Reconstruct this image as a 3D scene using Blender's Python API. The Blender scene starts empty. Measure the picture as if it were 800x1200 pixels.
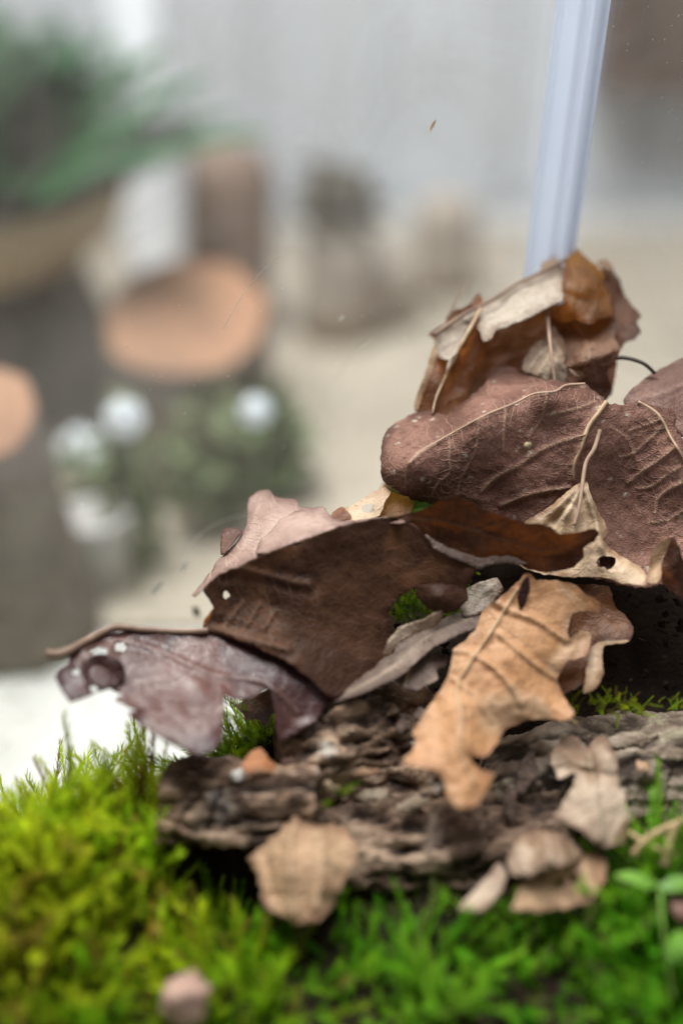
import bpy, bmesh, math, random
import numpy as np
from mathutils import Vector, Matrix, noise
from mathutils.geometry import delaunay_2d_cdt
random.seed(7); rng = np.random.default_rng(7)
scene = bpy.context.scene
COL = scene.collection

# ------------------------------------------------------------------ camera
PITCH = math.radians(28.0); FPX = 1300.0; FOCUS = 0.350; CAMZ = 0.34
cam_d = bpy.data.cameras.new("camera"); cam = bpy.data.objects.new("camera", cam_d); COL.objects.link(cam)
cam.location = (0, 0, CAMZ); cam.rotation_euler = (math.pi/2 - PITCH, 0, 0)
cam_d.sensor_fit = 'VERTICAL'; cam_d.sensor_height = 36.0; cam_d.sensor_width = 24.0
cam_d.lens = 36.0*FPX/1200.0
cam_d.clip_start = 0.01; cam_d.clip_end = 50
cam_d.dof.use_dof = True; cam_d.dof.focus_distance = FOCUS
cam_d.dof.aperture_fstop = (cam_d.lens/1000.0)/0.0205
scene.camera = cam

# ------------------------------------------------------------------ light
w = bpy.data.worlds.new("World"); scene.world = w; w.use_nodes = True
w.node_tree.nodes["Background"].inputs[0].default_value = (1.0, 0.97, 0.94, 1)
w.node_tree.nodes["Background"].inputs[1].default_value = 0.155
def area(name, loc, target, size, power, col):
    l = bpy.data.lights.new(name, 'AREA'); l.shape = 'SQUARE'; l.size = size; l.energy = power; l.color = col
    o = bpy.data.objects.new(name, l); COL.objects.link(o); o.location = loc
    o.rotation_euler = (Vector(target)-Vector(loc)).to_track_quat('-Z', 'Y').to_euler()
    return o
area("overhead_lamp", (-0.30, 0.70, 1.18), (0.0, 0.28, 0.15), 0.45, 27.5, (1.0, 0.965, 0.91))
area("wall_fill", (0.1, 0.45, 1.7), (0.1, 1.45, 0.15), 0.9, 33.0, (0.98, 0.985, 1.0))  # added unseen fill that brightens the background wall and spares the leaves
scene.view_settings.view_transform = 'Standard'; scene.view_settings.look = 'None'
scene.view_settings.gamma = 1.0; scene.view_settings.exposure = 0.0
scene.view_settings.use_curve_mapping = False
scene.cycles.use_denoising = True
scene.cycles.max_bounces = 10; scene.cycles.transparent_max_bounces = 24
scene.cycles.caustics_reflective = False; scene.cycles.caustics_refractive = False

# ------------------------------------------------------------------ pixel -> place helpers
FWD = np.array([0, math.cos(PITCH), -math.sin(PITCH)]); UP = np.array([0, math.sin(PITCH), math.cos(PITCH)])
RGT = np.array([1.0, 0, 0]); CAM = np.array([0, 0, CAMZ])
KV = np.array([150, 250, 350, 450, 550, 650, 750, 850, 950, 1050, 1200, 1300, 1500.])
KD = np.array([.392, .380, .368, .358, .350, .346, .339, .330, .320, .309, .290, .282, .270])
def d0(v): return np.interp(v, KV, KD)          # distance of the litter slope seen along that row
def ray(u, v): return FWD + np.multiply.outer((np.asarray(u)-400)/FPX, RGT) + np.multiply.outer((600-np.asarray(v))/FPX, UP)
def PT(u, v, off=0.0):                           # point on the slope, off in millimetres behind it
    return CAM + (d0(v)+np.asarray(off)/1000.0)[..., None]*ray(u, v)
def P1(u, v, off=0.0): return PT(np.array([u], float), np.array([v], float), np.array([off], float))[0]
def at_y(u, v, y):                               # point on the sight line at that distance across the table
    r = ray(u, v); return CAM + r*(y/r[1])
def project(p):
    q = np.asarray(p)-CAM; d = q@FWD
    return 400+FPX*(q@RGT)/d, 600-FPX*(q@UP)/d, d

# ------------------------------------------------------------------ objects
def tag(o, label=None, cat=None, group=None, kind=None):
    if label: o["label"] = label
    if cat: o["category"] = cat
    if group: o["group"] = group
    if kind: o["kind"] = kind
    return o
def empty(name, loc, label=None, cat=None, group=None):
    o = bpy.data.objects.new(name, None); COL.objects.link(o); o.location = loc; o.empty_display_size = 0.01
    return tag(o, label, cat, group)
def mesh_obj(name, verts, faces, mats, parent=None, smooth=True, attrs=None):
    """verts are given in world space; a child is stored relative to its parent's origin"""
    verts = np.asarray(verts, float)
    off = np.zeros(3)
    if parent is not None:
        off = np.array(origin_of(parent))
    else:
        off = verts.mean(0); off[2] = verts[:, 2].min()
    me = bpy.data.meshes.new(name)
    me.from_pydata((verts-off).tolist(), [], faces if isinstance(faces, list) else faces.tolist())
    me.update()
    if smooth: me.polygons.foreach_set("use_smooth", np.ones(len(me.polygons), bool))
    for k, a in (attrs or {}).items():
        a = np.asarray(a, np.float32)
        if a.ndim == 1:
            at = me.attributes.new(k, 'FLOAT', 'POINT'); at.data.foreach_set("value", a)
        else:
            at = me.attributes.new(k, 'FLOAT_COLOR', 'POINT'); at.data.foreach_set("color", np.c_[a, np.ones(len(a))].astype(np.float32).ravel())
    for m in (mats if isinstance(mats, (list, tuple)) else [mats]): me.materials.append(m)
    o = bpy.data.objects.new(name, me); COL.objects.link(o)
    if parent is not None: o.parent = parent
    else: o.location = off
    return o
def origin_of(o):
    p = Vector(o.location)
    while o.parent is not None:
        o = o.parent; p = p + Vector(o.location)
    return p
def add_solidify(o, t, offset=-1, rim=True, matoff=0):
    m = o.modifiers.new("thickness", 'SOLIDIFY'); m.thickness = t; m.offset = offset; m.use_rim = rim
    m.material_offset = matoff; m.material_offset_rim = 0
    return m

# ------------------------------------------------------------------ materials
def new_mat(name):
    m = bpy.data.materials.new(name); m.use_nodes = True
    nt = m.node_tree; nt.nodes.clear()
    out = nt.nodes.new("ShaderNodeOutputMaterial")
    return m, nt, out
def N(nt, typ, **kw):
    n = nt.nodes.new(typ)
    for k, v in kw.items():
        if k in n.inputs: n.inputs[k].default_value = v
        else: setattr(n, k, v)
    return n
def rgba(c): return (c[0], c[1], c[2], 1)
def mix(nt, fac, a, b, bt='MIX'):
    n = nt.nodes.new("ShaderNodeMix"); n.data_type = 'RGBA'; n.blend_type = bt; n.clamp_factor = True
    for sock, val in ((n.inputs[0], fac), (n.inputs[6], a), (n.inputs[7], b)):
        if hasattr(val, "links"): nt.links.new(val, sock)
        elif isinstance(val, (int, float)): sock.default_value = val
        else: sock.default_value = rgba(val)
    return n.outputs[2]
def math_n(nt, op, a, b=None, clamp=False):
    n = nt.nodes.new("ShaderNodeMath"); n.operation = op; n.use_clamp = clamp
    for i, val in enumerate((a, b)):
        if val is None: continue
        if hasattr(val, "links"): nt.links.new(val, n.inputs[i])
        else: n.inputs[i].default_value = val
    return n.outputs[0]
def ramp(nt, x, lo, hi, a=0.0, b=1.0):
    n = nt.nodes.new("ShaderNodeMapRange"); n.interpolation_type = 'SMOOTHSTEP'
    nt.links.new(x, n.inputs[0]); n.inputs[1].default_value = lo; n.inputs[2].default_value = hi
    n.inputs[3].default_value = a; n.inputs[4].default_value = b
    return n.outputs[0]
def objco(nt, seed=0.0, scale=(1, 1, 1)):
    t = nt.nodes.new("ShaderNodeTexCoord"); mp = nt.nodes.new("ShaderNodeMapping")
    mp.inputs["Location"].default_value = (seed*.37, seed*.71, seed*.13); mp.inputs["Scale"].default_value = scale
    nt.links.new(t.outputs["Object"], mp.inputs[0]); return mp.outputs[0]
def noise_n(nt, co, scale, detail=4, rough=.55, dist=0.0):
    n = N(nt, "ShaderNodeTexNoise", Scale=scale, Detail=detail, Roughness=rough, Distortion=dist)
    nt.links.new(co, n.inputs["Vector"]); return n.outputs["Fac"]
def attr(nt, name):
    n = nt.nodes.new("ShaderNodeAttribute"); n.attribute_name = name; return n

_seed = [0]
def leaf_mat(name, c1, c2, cvein, cedge, ctrans, trans=.25, rough=.55, spot=.5, net=420, bump=.6, pale=None, spec=.35, edgeamt=.7, big=60, patch=None):
    _seed[0] += 1; s = _seed[0]
    m, nt, out = new_mat(name); L = nt.links.new
    co = objco(nt, s)
    n1 = noise_n(nt, co, big, 5, .6, .4); n2 = noise_n(nt, co, 350, 4, .6); n3 = noise_n(nt, co, 1500, 2, .5)
    col = mix(nt, ramp(nt, n1, .36, .64), c1, c2)
    if patch is not None:                      # bleached or scorched patches
        np_ = noise_n(nt, objco(nt, s+40), 38, 3, .5, .8)
        col = mix(nt, ramp(nt, np_, .52, .62), col, patch)
    col = mix(nt, math_n(nt, 'MULTIPLY', ramp(nt, n2, .50, .72), spot), col, [x*.45 for x in c2])
    if pale is not None:
        vo = N(nt, "ShaderNodeTexVoronoi", Scale=170.0); L(objco(nt, s+9), vo.inputs["Vector"])
        pk = math_n(nt, 'MULTIPLY', ramp(nt, vo.outputs["Distance"], .28, .10), ramp(nt, n2, .45, .60))
        col = mix(nt, math_n(nt, 'MULTIPLY', pk, .8), col, pale)
    # fine vein net
    vd = N(nt, "ShaderNodeTexVoronoi", Scale=float(net), feature='DISTANCE_TO_EDGE')
    wob = N(nt, "ShaderNodeVectorMath", operation='ADD')
    nz = N(nt, "ShaderNodeTexNoise", Scale=260.0, Detail=2.0); L(co, nz.inputs["Vector"])
    sc = N(nt, "ShaderNodeVectorMath", operation='SCALE'); sc.inputs["Scale"].default_value = .0022
    L(nz.outputs["Color"], sc.inputs[0]); L(co, wob.inputs[0]); L(sc.outputs[0], wob.inputs[1]); L(wob.outputs[0], vd.inputs["Vector"])
    line = ramp(nt, vd.outputs["Distance"], .10, .02)
    col = mix(nt, math_n(nt, 'MULTIPLY', line, .12), col, cvein)
    av = attr(nt, "vein").outputs["Fac"]; ae = attr(nt, "edge").outputs["Fac"]
    col = mix(nt, math_n(nt, 'MULTIPLY', av, .6), col, cvein)
    ed = math_n(nt, 'MULTIPLY', math_n(nt, 'MULTIPLY', ramp(nt, ae, .1, 1.0), ramp(nt, n1, .30, .62)), edgeamt)
    col = mix(nt, ed, col, cedge)
    h = math_n(nt, 'ADD', math_n(nt, 'MULTIPLY', line, .28), math_n(nt, 'ADD', math_n(nt, 'MULTIPLY', n2, .8), math_n(nt, 'MULTIPLY', n3, .45)))
    b = N(nt, "ShaderNodeBump", Strength=bump, Distance=.0006); L(h, b.inputs["Height"])
    p = N(nt, "ShaderNodeBsdfPrincipled"); p.inputs["Specular IOR Level"].default_value = spec
    L(col, p.inputs["Base Color"]); L(b.outputs[0], p.inputs["Normal"])
    L(ramp(nt, n2, .3, .7, rough-.08, rough+.1), p.inputs["Roughness"])
    t = N(nt, "ShaderNodeBsdfTranslucent"); L(b.outputs[0], t.inputs["Normal"])
    L(mix(nt, ramp(nt, n1, .35, .65), ctrans, [x*.55 for x in ctrans]), t.inputs["Color"])
    ms = N(nt, "ShaderNodeMixShader"); ms.inputs[0].default_value = trans
    L(p.outputs[0], ms.inputs[1]); L(t.outputs[0], ms.inputs[2]); L(ms.outputs[0], out.inputs[0])
    return m
def simple_mat(name, c1, c2, rough=.6, scale=40, bump=.2, bscale=300, spec=.4, dist=.001, stretch=(1, 1, 1), c3=None):
    _seed[0] += 1
    m, nt, out = new_mat(name); L = nt.links.new
    co = objco(nt, _seed[0], stretch)
    n1 = noise_n(nt, co, scale, 5, .6, .3); n2 = noise_n(nt, co, bscale, 5, .6)
    col = mix(nt, ramp(nt, n1, .35, .65), c1, c2)
    if c3 is not None: col = mix(nt, ramp(nt, n2, .55, .68), col, c3)
    b = N(nt, "ShaderNodeBump", Strength=bump, Distance=dist); L(n2, b.inputs["Height"])
    p = N(nt, "ShaderNodeBsdfPrincipled", Roughness=rough); p.inputs["Specular IOR Level"].default_value = spec
    L(col, p.inputs["Base Color"]); L(b.outputs[0], p.inputs["Normal"]); L(p.outputs[0], out.inputs[0])
    return m
def bark_mat(name, base, dark, pale, lichen=None):
    _seed[0] += 1
    m, nt, out = new_mat(name); L = nt.links.new
    co = objco(nt, _seed[0])
    cs = objco(nt, _seed[0]+3, (.35, 1, 1))
    n1 = noise_n(nt, co, 90, 6, .65, .5); n2 = noise_n(nt, cs, 420, 6, .65, .4); n3 = noise_n(nt, co, 35, 3, .5, .6)
    crack = attr(nt, "relief").outputs["Fac"]
    col = mix(nt, ramp(nt, n1, .40, .58), base, dark)
    col = mix(nt, ramp(nt, n2, .54, .70), col, pale)
    col = mix(nt, math_n(nt, 'MULTIPLY', ramp(nt, n3, .52, .62), .55), col, [x*1.25 for x in pale])
    if lichen: col = mix(nt, math_n(nt, 'MULTIPLY', ramp(nt, noise_n(nt, objco(nt, _seed[0]+8), 70, 4, .6), .58, .66), .7), col, lichen)
    col = mix(nt, ramp(nt, crack, .42, .12), col, [x*.35 for x in dark])
    b = N(nt, "ShaderNodeBump", Strength=.9, Distance=.0012)
    L(math_n(nt, 'ADD', n2, math_n(nt, 'MULTIPLY', noise_n(nt, co, 1300, 4, .6), .4)), b.inputs["Height"])
    p = N(nt, "ShaderNodeBsdfPrincipled", Roughness=.78); p.inputs["Specular IOR Level"].default_value = .3
    L(col, p.inputs["Base Color"]); L(b.outputs[0], p.inputs["Normal"]); L(p.outputs[0], out.inputs[0])
    return m

M = {}
M['mauve'] = leaf_mat('mauve leaf', (.285, .148, .112), (.150, .070, .052), (.50, .34, .23), (.08, .035, .025), (.35, .12, .06), .08, .6, .6, 620, .9, pale=(.62, .56, .44), spec=.18)
M['mauve_back'] = leaf_mat('mauve leaf underside', (.22, .12, .09), (.15, .08, .06), (.3, .2, .13), (.06, .03, .02), (.3, .1, .04), .10, .6)
M['brown'] = leaf_mat('shaded brown leaf', (.090, .042, .024), (.048, .021, .012), (.19, .105, .068), (.04, .018, .012), (.42, .13, .035), .12, .5, .6, 380, .5, spec=.12, patch=(.115, .052, .026))  # shade of the folded leaf's front is put into this darker colour
M['brown_lit'] = leaf_mat('lit brown leaf', (.47, .325, .275), (.36, .235, .195), (.50, .37, .30), (.12, .06, .045), (.35, .15, .08), .10, .55, .25, 380, .5)  # light falling on the folded leaf's upper side is put into this paler colour
M['amberdark'] = leaf_mat('scorched amber leaf', (.050, .022, .013), (.028, .012, .008), (.12, .06, .035), (.03, .012, .008), (.85, .22, .03), .055, .5, .5, 380, .6, patch=(.14, .045, .015), spec=.15)
M['purple'] = leaf_mat('glossy purple leaf', (.100, .040, .033), (.052, .021, .021), (.20, .11, .09), (.05, .02, .02), (.5, .12, .04), .12, .36, .4, 300, .35, spec=.42, patch=(.13, .055, .042), big=45)
M['purpledark'] = leaf_mat('dark curled leaf tip', (.06, .025, .022), (.04, .015, .014), (.1, .05, .04), (.03, .01, .01), (.5, .12, .03), .2, .4)
M['tan'] = leaf_mat('tan oak leaf', (.57, .305, .15), (.47, .235, .105), (.64, .40, .23), (.22, .10, .05), (.70, .32, .10), .16, .50, .22, 300, .5, patch=(.58, .37, .22), big=50, spec=.4)
M['star'] = leaf_mat('straw leaf', (.62, .46, .31), (.52, .36, .22), (.72, .56, .40), (.25, .13, .07), (.7, .4, .18), .15, .5, .25, 300, .5)
M['greytan'] = leaf_mat('grey tan leaf', (.54, .46, .38), (.42, .34, .27), (.56, .48, .38), (.14, .08, .05), (.5, .25, .10), .14, .6, .6, 420, .9, pale=(.66, .60, .54))
M['amber'] = leaf_mat('amber translucent leaf', (.34, .17, .075), (.24, .115, .055), (.46, .28, .14), (.09, .04, .02), (.98, .45, .07), .55, .42, .6, 330, .8, patch=(.24, .13, .075))
M['rust'] = leaf_mat('rust leaf', (.22, .10, .05), (.14, .06, .035), (.34, .2, .11), (.05, .02, .012), (.8, .27, .05), .34, .45, .5, 340, .6)
M['rustdark'] = leaf_mat('dark rust leaf', (.125, .060, .034), (.075, .034, .020), (.28, .16, .10), (.035, .014, .010), (.85, .25, .04), .14, .45, .6, 340, .8, patch=(.20, .115, .075))
M['redbrown'] = leaf_mat('red brown leaf', (.24, .13, .10), (.17, .085, .065), (.32, .2, .15), (.07, .03, .02), (.5, .16, .06), .15, .55, .4, 380, .7)
M['greybrown'] = leaf_mat('grey brown leaf', (.27, .20, .16), (.18, .125, .10), (.46, .36, .26), (.07, .04, .03), (.4, .2, .1), .12, .6, .5, 360, .8)
M['paleleaf'] = leaf_mat('bleached leaf', (.50, .39, .29), (.38, .27, .19), (.55, .44, .33), (.16, .09, .06), (.5, .28, .14), .13, .62, .45, 320, .8, patch=(.24, .15, .09))
M['barkleaf'] = leaf_mat('tan bark flake', (.52, .345, .21), (.42, .26, .15), (.58, .42, .28), (.15, .07, .04), (.5, .22, .1), .10, .65, .9, 260, 1.0, patch=(.26, .145, .075))
M['greenleaf'] = leaf_mat('green leaf', (.12, .32, .03), (.08, .22, .02), (.2, .4, .1), (.1, .2, .02), (.3, .7, .05), .3, .4)
M['rib'] = simple_mat('pale leaf rib', (.56, .41, .26), (.42, .28, .17), .55, 120, .3, 800, dist=.0003)
M['ribmauve'] = simple_mat('mauve leaf rib', (.46, .32, .22), (.33, .21, .16), .55, 90, .3, 800, dist=.0003)
M['vl_mauve'] = simple_mat('mauve veinlet', (.33, .19, .145), (.23, .12, .09), .55, 90, .2, 800, dist=.0003)
M['vl_brown'] = simple_mat('brown veinlet', (.13, .075, .050), (.085, .047, .030), .55, 90, .2, 800, dist=.0003)
M['vl_tan'] = simple_mat('tan veinlet', (.60, .38, .22), (.48, .28, .15), .55, 90, .2, 800, dist=.0003)
M['vl_lit'] = simple_mat('lit brown veinlet', (.50, .36, .30), (.38, .26, .21), .55, 90, .2, 800, dist=.0003)  # toned to match the painted light of the upper side
M['vl_purple'] = simple_mat('purple veinlet', (.13, .065, .056), (.10, .05, .045), .5, 90, .2, 800, dist=.0003)
M['ribdark'] = simple_mat('brown leaf rib', (.28, .19, .13), (.18, .11, .08), .55, 120, .3, 800, dist=.0003)
M['stem'] = simple_mat('dark stem', (.05, .035, .03), (.03, .02, .018), .45, 120, .3, 800, dist=.0003)
M['soil'] = simple_mat('dark soil', (.030, .019, .012), (.016, .010, .007), .9, 120, .8, 700, .15, .002)
M['bark'] = bark_mat('log bark', (.215, .14, .095), (.085, .050, .034), (.40, .29, .205))
M['barkgrey'] = bark_mat('grey log bark', (.29, .225, .17), (.12, .083, .06), (.48, .395, .31), lichen=(.36, .33, .22))
M['barkwarm'] = bark_mat('warm bark', (.29, .185, .12), (.10, .060, .04), (.50, .365, .26), lichen=(.5, .47, .42))
M['bark_a'] = bark_mat('grey bark plate', (.34, .27, .20), (.16, .115, .08), (.52, .43, .34))
M['bark_b'] = bark_mat('dark bark plate', (.17, .12, .09), (.08, .052, .04), (.28, .21, .165))
M['bark_c'] = bark_mat('warm bark plate', (.36, .25, .17), (.17, .11, .075), (.52, .40, .29))
M['bark_d'] = bark_mat('lichen bark plate', (.52, .50, .46), (.38, .35, .31), (.6, .58, .54))
M['crumb'] = leaf_mat('orange leaf crumb', (.50, .22, .09), (.38, .15, .06), (.5, .3, .15), (.2, .08, .03), (.6, .2, .06), .15, .6)

# ------------------------------------------------------------------ leaf builder
def catmull(pts, closed=True, step=3.5, sharp=.5):
    pts = np.asarray(pts, float); n = len(pts); out = []
    rngi = range(n) if closed else range(n-1)
    for i in rngi:
        p1, p2 = pts[i], pts[(i+1) % n]
        p0 = pts[(i-1) % n] if closed or i > 0 else p1
        p3 = pts[(i+2) % n] if closed or i+2 < n else p2
        k = max(1, int(np.linalg.norm((p2-p1)[:2])/step))
        for t in np.arange(k)/k:
            m1 = (p2-p0)*.5*sharp; m2 = (p3-p1)*.5*sharp
            h = (2*t**3-3*t**2+1)*p1+(t**3-2*t**2+t)*m1+(-2*t**3+3*t**2)*p2+(t**3-t**2)*m2
            out.append(h)
    if not closed: out.append(pts[-1])
    return np.array(out)
def inside(poly, pts):
    x, y = pts[:, 0], pts[:, 1]; c = np.zeros(len(pts), bool); n = len(poly)
    for i in range(n):
        x1, y1 = poly[i]; x2, y2 = poly[i-1]
        if y1 == y2: continue
        c ^= ((y1 > y) != (y2 > y)) & (x < (x2-x1)*(y-y1)/(y2-y1)+x1)
    return c
def dist_poly(poly, pts, closed=True):
    best = np.full(len(pts), 1e9); n = len(poly)
    for i in range(n if closed else n-1):
        a = poly[i]; b = poly[(i+1) % n]; ab = b-a; l2 = max(ab@ab, 1e-9)
        t = np.clip(((pts-a)@ab)/l2, 0, 1); d = np.linalg.norm(pts-(a+t[:, None]*ab), axis=1)
        np.minimum(best, d, out=best)
    return best
def tps(ctrl):
    c = np.asarray(ctrl, float); n = len(c); X = c[:, :2]/100; z = c[:, 2]
    def K(a, b):
        r2 = ((a[:, None]-b[None])**2).sum(-1); return r2*np.log(r2+1e-9)*.5
    A = np.zeros((n+3, n+3)); A[:n, :n] = K(X, X)+np.eye(n)*.002; A[:n, n] = 1; A[:n, n+1:] = X; A[n, :n] = 1; A[n+1:, :n] = X.T
    wv = np.linalg.lstsq(A, np.r_[z, 0, 0, 0], rcond=None)[0]
    def f(p):
        p = np.asarray(p, float)/100
        return K(p, X)@wv[:n]+wv[n]+p@wv[n+1:]
    return f
def vnoise(p, s, seed=0.0):
    return np.array([noise.noise(Vector((x/s+seed, y/s-seed*.7, seed*1.3))) for x, y in p])
SHEER = {'amber', 'rust', 'rustdark', 'amberdark', 'star', 'tan', 'greenleaf', 'seedling', 'crumb'}
class Blade:
    """a thin curved lamina: outline in photo pixels, relief by control points (mm behind the litter slope)"""
    def __init__(s, name, outline, ctrl, mat, parent=None, veins=(), holes=(), back=None, thick=.18, grid=3.6, jag=1.3, wrinkle=.5, ribs=(), ribmat='rib', pillow=.6, fine=.16, curl=0.0, smoothness=.5, creases=()):
        sd = random.uniform(0, 90)
        ol = catmull(outline, True, grid*.9, smoothness)
        # ragged edge
        nrm = np.roll(ol, -1, 0)-np.roll(ol, 1, 0); nrm = np.c_[nrm[:, 1], -nrm[:, 0]]; nrm /= np.linalg.norm(nrm, axis=1)[:, None]+1e-9
        ol = ol+nrm*((vnoise(ol, 9, sd)+.7*vnoise(ol, 3.7, sd+5))*jag)[:, None]
        hs = []
        for (hx, hy, hrx, hry) in holes:
            a = np.linspace(0, 2*math.pi, 13)[:-1]
            r = 1+.25*np.array([2.2*noise.noise(Vector((math.cos(t)*1.6+hx*.37, math.sin(t)*1.6, sd))) for t in a])
            hs.append(np.c_[hx+hrx*r*np.cos(a), hy+hry*r*np.sin(a)])
        lo, hi = ol.min(0), ol.max(0)
        gx, gy = np.meshgrid(np.arange(lo[0], hi[0], grid), np.arange(lo[1], hi[1], grid*.87))
        gx[1::2] += grid*.5
        g = np.c_[gx.ravel(), gy.ravel()]+rng.normal(0, .25, (gx.size, 2))
        g = g[inside(ol, g)]
        g = g[dist_poly(ol, g) > grid*.45]
        for h in hs:
            g = g[~inside(h, g)]; g = g[dist_poly(h, g) > grid*.4]
        pts = [ol]; edges = [(i, (i+1) % len(ol)) for i in range(len(ol))]; base = len(ol)
        for h in hs:
            edges += [(base+i, base+(i+1) % len(h)) for i in range(len(h))]; pts.append(h); base += len(h)
        pts.append(g); allp = np.vstack(pts)
        r = delaunay_2d_cdt([Vector(p) for p in allp], edges, [], 0, 1e-4)
        vp = np.array([tuple(v) for v in r[0]]); tri = np.array([f for f in r[2] if len(f) == 3])
        cen = vp[tri].mean(1); keep = inside(ol, cen)
        for h in hs: keep &= ~inside(h, cen)
        tri = tri[keep]
        a = vp[tri]; cr = (a[:, 1, 0]-a[:, 0, 0])*(a[:, 2, 1]-a[:, 0, 1])-(a[:, 1, 1]-a[:, 0, 1])*(a[:, 2, 0]-a[:, 0, 0])
        tri[cr > 0] = tri[cr > 0][:, ::-1]          # front face towards the open side
        s.f = tps(ctrl); s.veins = []; s.sd = sd; s.wr = wrinkle; s.ol = ol; s.fine = fine; s.curl = curl
        s.vl = [(catmull(pl, False, 5, 1.0), wd) for pl, wd in list(veins)+[(x[0], x[1]*.6) for x in ribs]]
        s.cr = [(catmull(pl, False, 5, 1.0), amp, wd) for pl, amp, wd in creases]; s.pillow = pillow; s.holes = hs
        vein = np.zeros(len(vp))
        for pl, wd in s.vl: vein = np.maximum(vein, np.clip(1.25-dist_poly(pl, vp, False)/(wd*.75), 0, 1))
        off = s.full(vp)
        ed = np.clip(1-dist_poly(ol, vp)/14, 0, 1)
        verts = PT(vp[:, 0], vp[:, 1], off)
        mats = [M[mat], M[back or mat]]
        s.o = mesh_obj(name, verts, tri, mats, parent, True, {"vein": vein, "edge": ed, "relief": np.full(len(vp), .6)})
        if mat not in SHEER: add_solidify(s.o, thick/1000, -1, True, 1 if back else 0)
        s.ribs = []
        for rb in ribs:
            pl, wd = rb[0], rb[1]; nm = rb[2] if len(rb) > 2 else 'midrib'
            s.ribs.append(s.rib(nm, pl, wd, s.o, rb[3] if len(rb) > 3 else ribmat))
    def off(s, p):
        e = dist_poly(s.ol, p)
        return s.f(p)+s.wr*(1.5*vnoise(p, 34, s.sd)+.6*vnoise(p, 13, s.sd+3))+s.fine*vnoise(p, 5, s.sd+9)+np.exp(-e/9)*(vnoise(p, 22, s.sd+20)*1.6+s.curl)
    def full(s, p):
        o_ = s.off(p)
        for pl, wd in s.vl:
            d = dist_poly(pl, p, False)
            o_ = o_-.15*wd*np.exp(-d/(wd*1.1))+s.pillow*.16*wd*np.exp(-((d-wd*2.2)/(wd*1.6))**2)
        for pl, amp, wd in s.cr: o_ = o_+amp*np.exp(-dist_poly(pl, p, False)/wd)
        return o_
    def veinlets(s, mat, parent, gap=9, ln=(14, 40), wd=1.3, sub=.6, lift=.06, angle=68):
        """the fine branching veins, one joined part lying on the blade"""
        r_ = np.random.default_rng(int(s.sd*100)); lines = []
        def grow(p, a, L_, w_, depth):
            pts = [p.copy()]; turn = r_.normal(0, .03)
            for k_ in range(max(3, int(L_/3.5))):
                a += turn+r_.normal(0, .26); p = p+3.5*np.array([math.cos(a), math.sin(a)]); pts.append(p.copy())
                if depth < 2 and r_.random() < sub*.16: grow(p, a+r_.choice([-1, 1])*r_.uniform(.7, 1.3), L_*r_.uniform(.3, .6), w_*.75, depth+1)
            pts = np.array(pts); ok_ = inside(s.ol, pts)
            for h in s.holes: ok_ &= ~inside(h, pts)
            n_ = len(pts) if ok_.all() else int(np.argmin(ok_))
            if n_ >= 3: lines.append((pts[:n_], w_))
        for pl, w0 in s.vl:
            seg = np.linalg.norm(np.diff(pl, axis=0), axis=1); cum = np.r_[0, np.cumsum(seg)]
            for t in np.arange(r_.uniform(0, gap), cum[-1], gap):
                k_ = min(np.searchsorted(cum, t), len(pl)-1); k0 = max(k_-1, 0)
                p = pl[k_]; d = pl[k_]-pl[k0] if k_ > 0 else pl[1]-pl[0]; a0 = math.atan2(d[1], d[0])
                for sg in (-1, 1):
                    if r_.random() < .85: grow(p+r_.normal(0, 1, 2), a0+sg*math.radians(angle+r_.normal(0, 14)), r_.uniform(*ln), wd*r_.uniform(.7, 1.15), 0)
        if not lines: return None
        allp = np.vstack([l[0] for l in lines]); lim = dist_poly(s.ol, allp)
        base = s.full(allp); V = []; F = []; k0 = 0; dr_ = ray(allp[:, 0], allp[:, 1])
        up_ = PT(allp[:, 0], allp[:, 1], base-lift)
        for pts, w_ in lines:
            n_ = len(pts); c = up_[k0:k0+n_]; vd = dr_[k0:k0+n_]; k0 += n_
            t = np.gradient(c, axis=0); side = np.cross(t, vd); side /= np.linalg.norm(side, axis=1)[:, None]+1e-12
            vdn = vd/np.linalg.norm(vd, axis=1)[:, None]
            rr = (w_*.5*.27e-3*np.linspace(1, .4, n_))[:, None]; b0 = len(V)
            for q in range(n_): V += [c[q]-side[q]*rr[q]+vdn[q]*.00012, c[q]-vdn[q]*rr[q]*.7, c[q]+side[q]*rr[q]+vdn[q]*.00012]
            for q in range(n_-1):
                for e_ in (0, 1): F.append((b0+q*3+e_, b0+q*3+e_+1, b0+q*3+3+e_+1, b0+q*3+3+e_))
        o = mesh_obj('veinlets', V, F, M[mat], s.o); o["kind"] = "stuff"; return o
    def rib(s, nm, pl, wd, parent, mat):
        pl = catmull(pl, False, 4, 1.0); n = len(pl)
        c = PT(pl[:, 0], pl[:, 1], s.full(pl)+.06*wd)
        rad = wd*.45*.27e-3*np.linspace(1, .45, n)*(1+.15*vnoise(pl, 14, s.sd))
        return tube(nm, c, rad, M[mat], parent)
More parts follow.
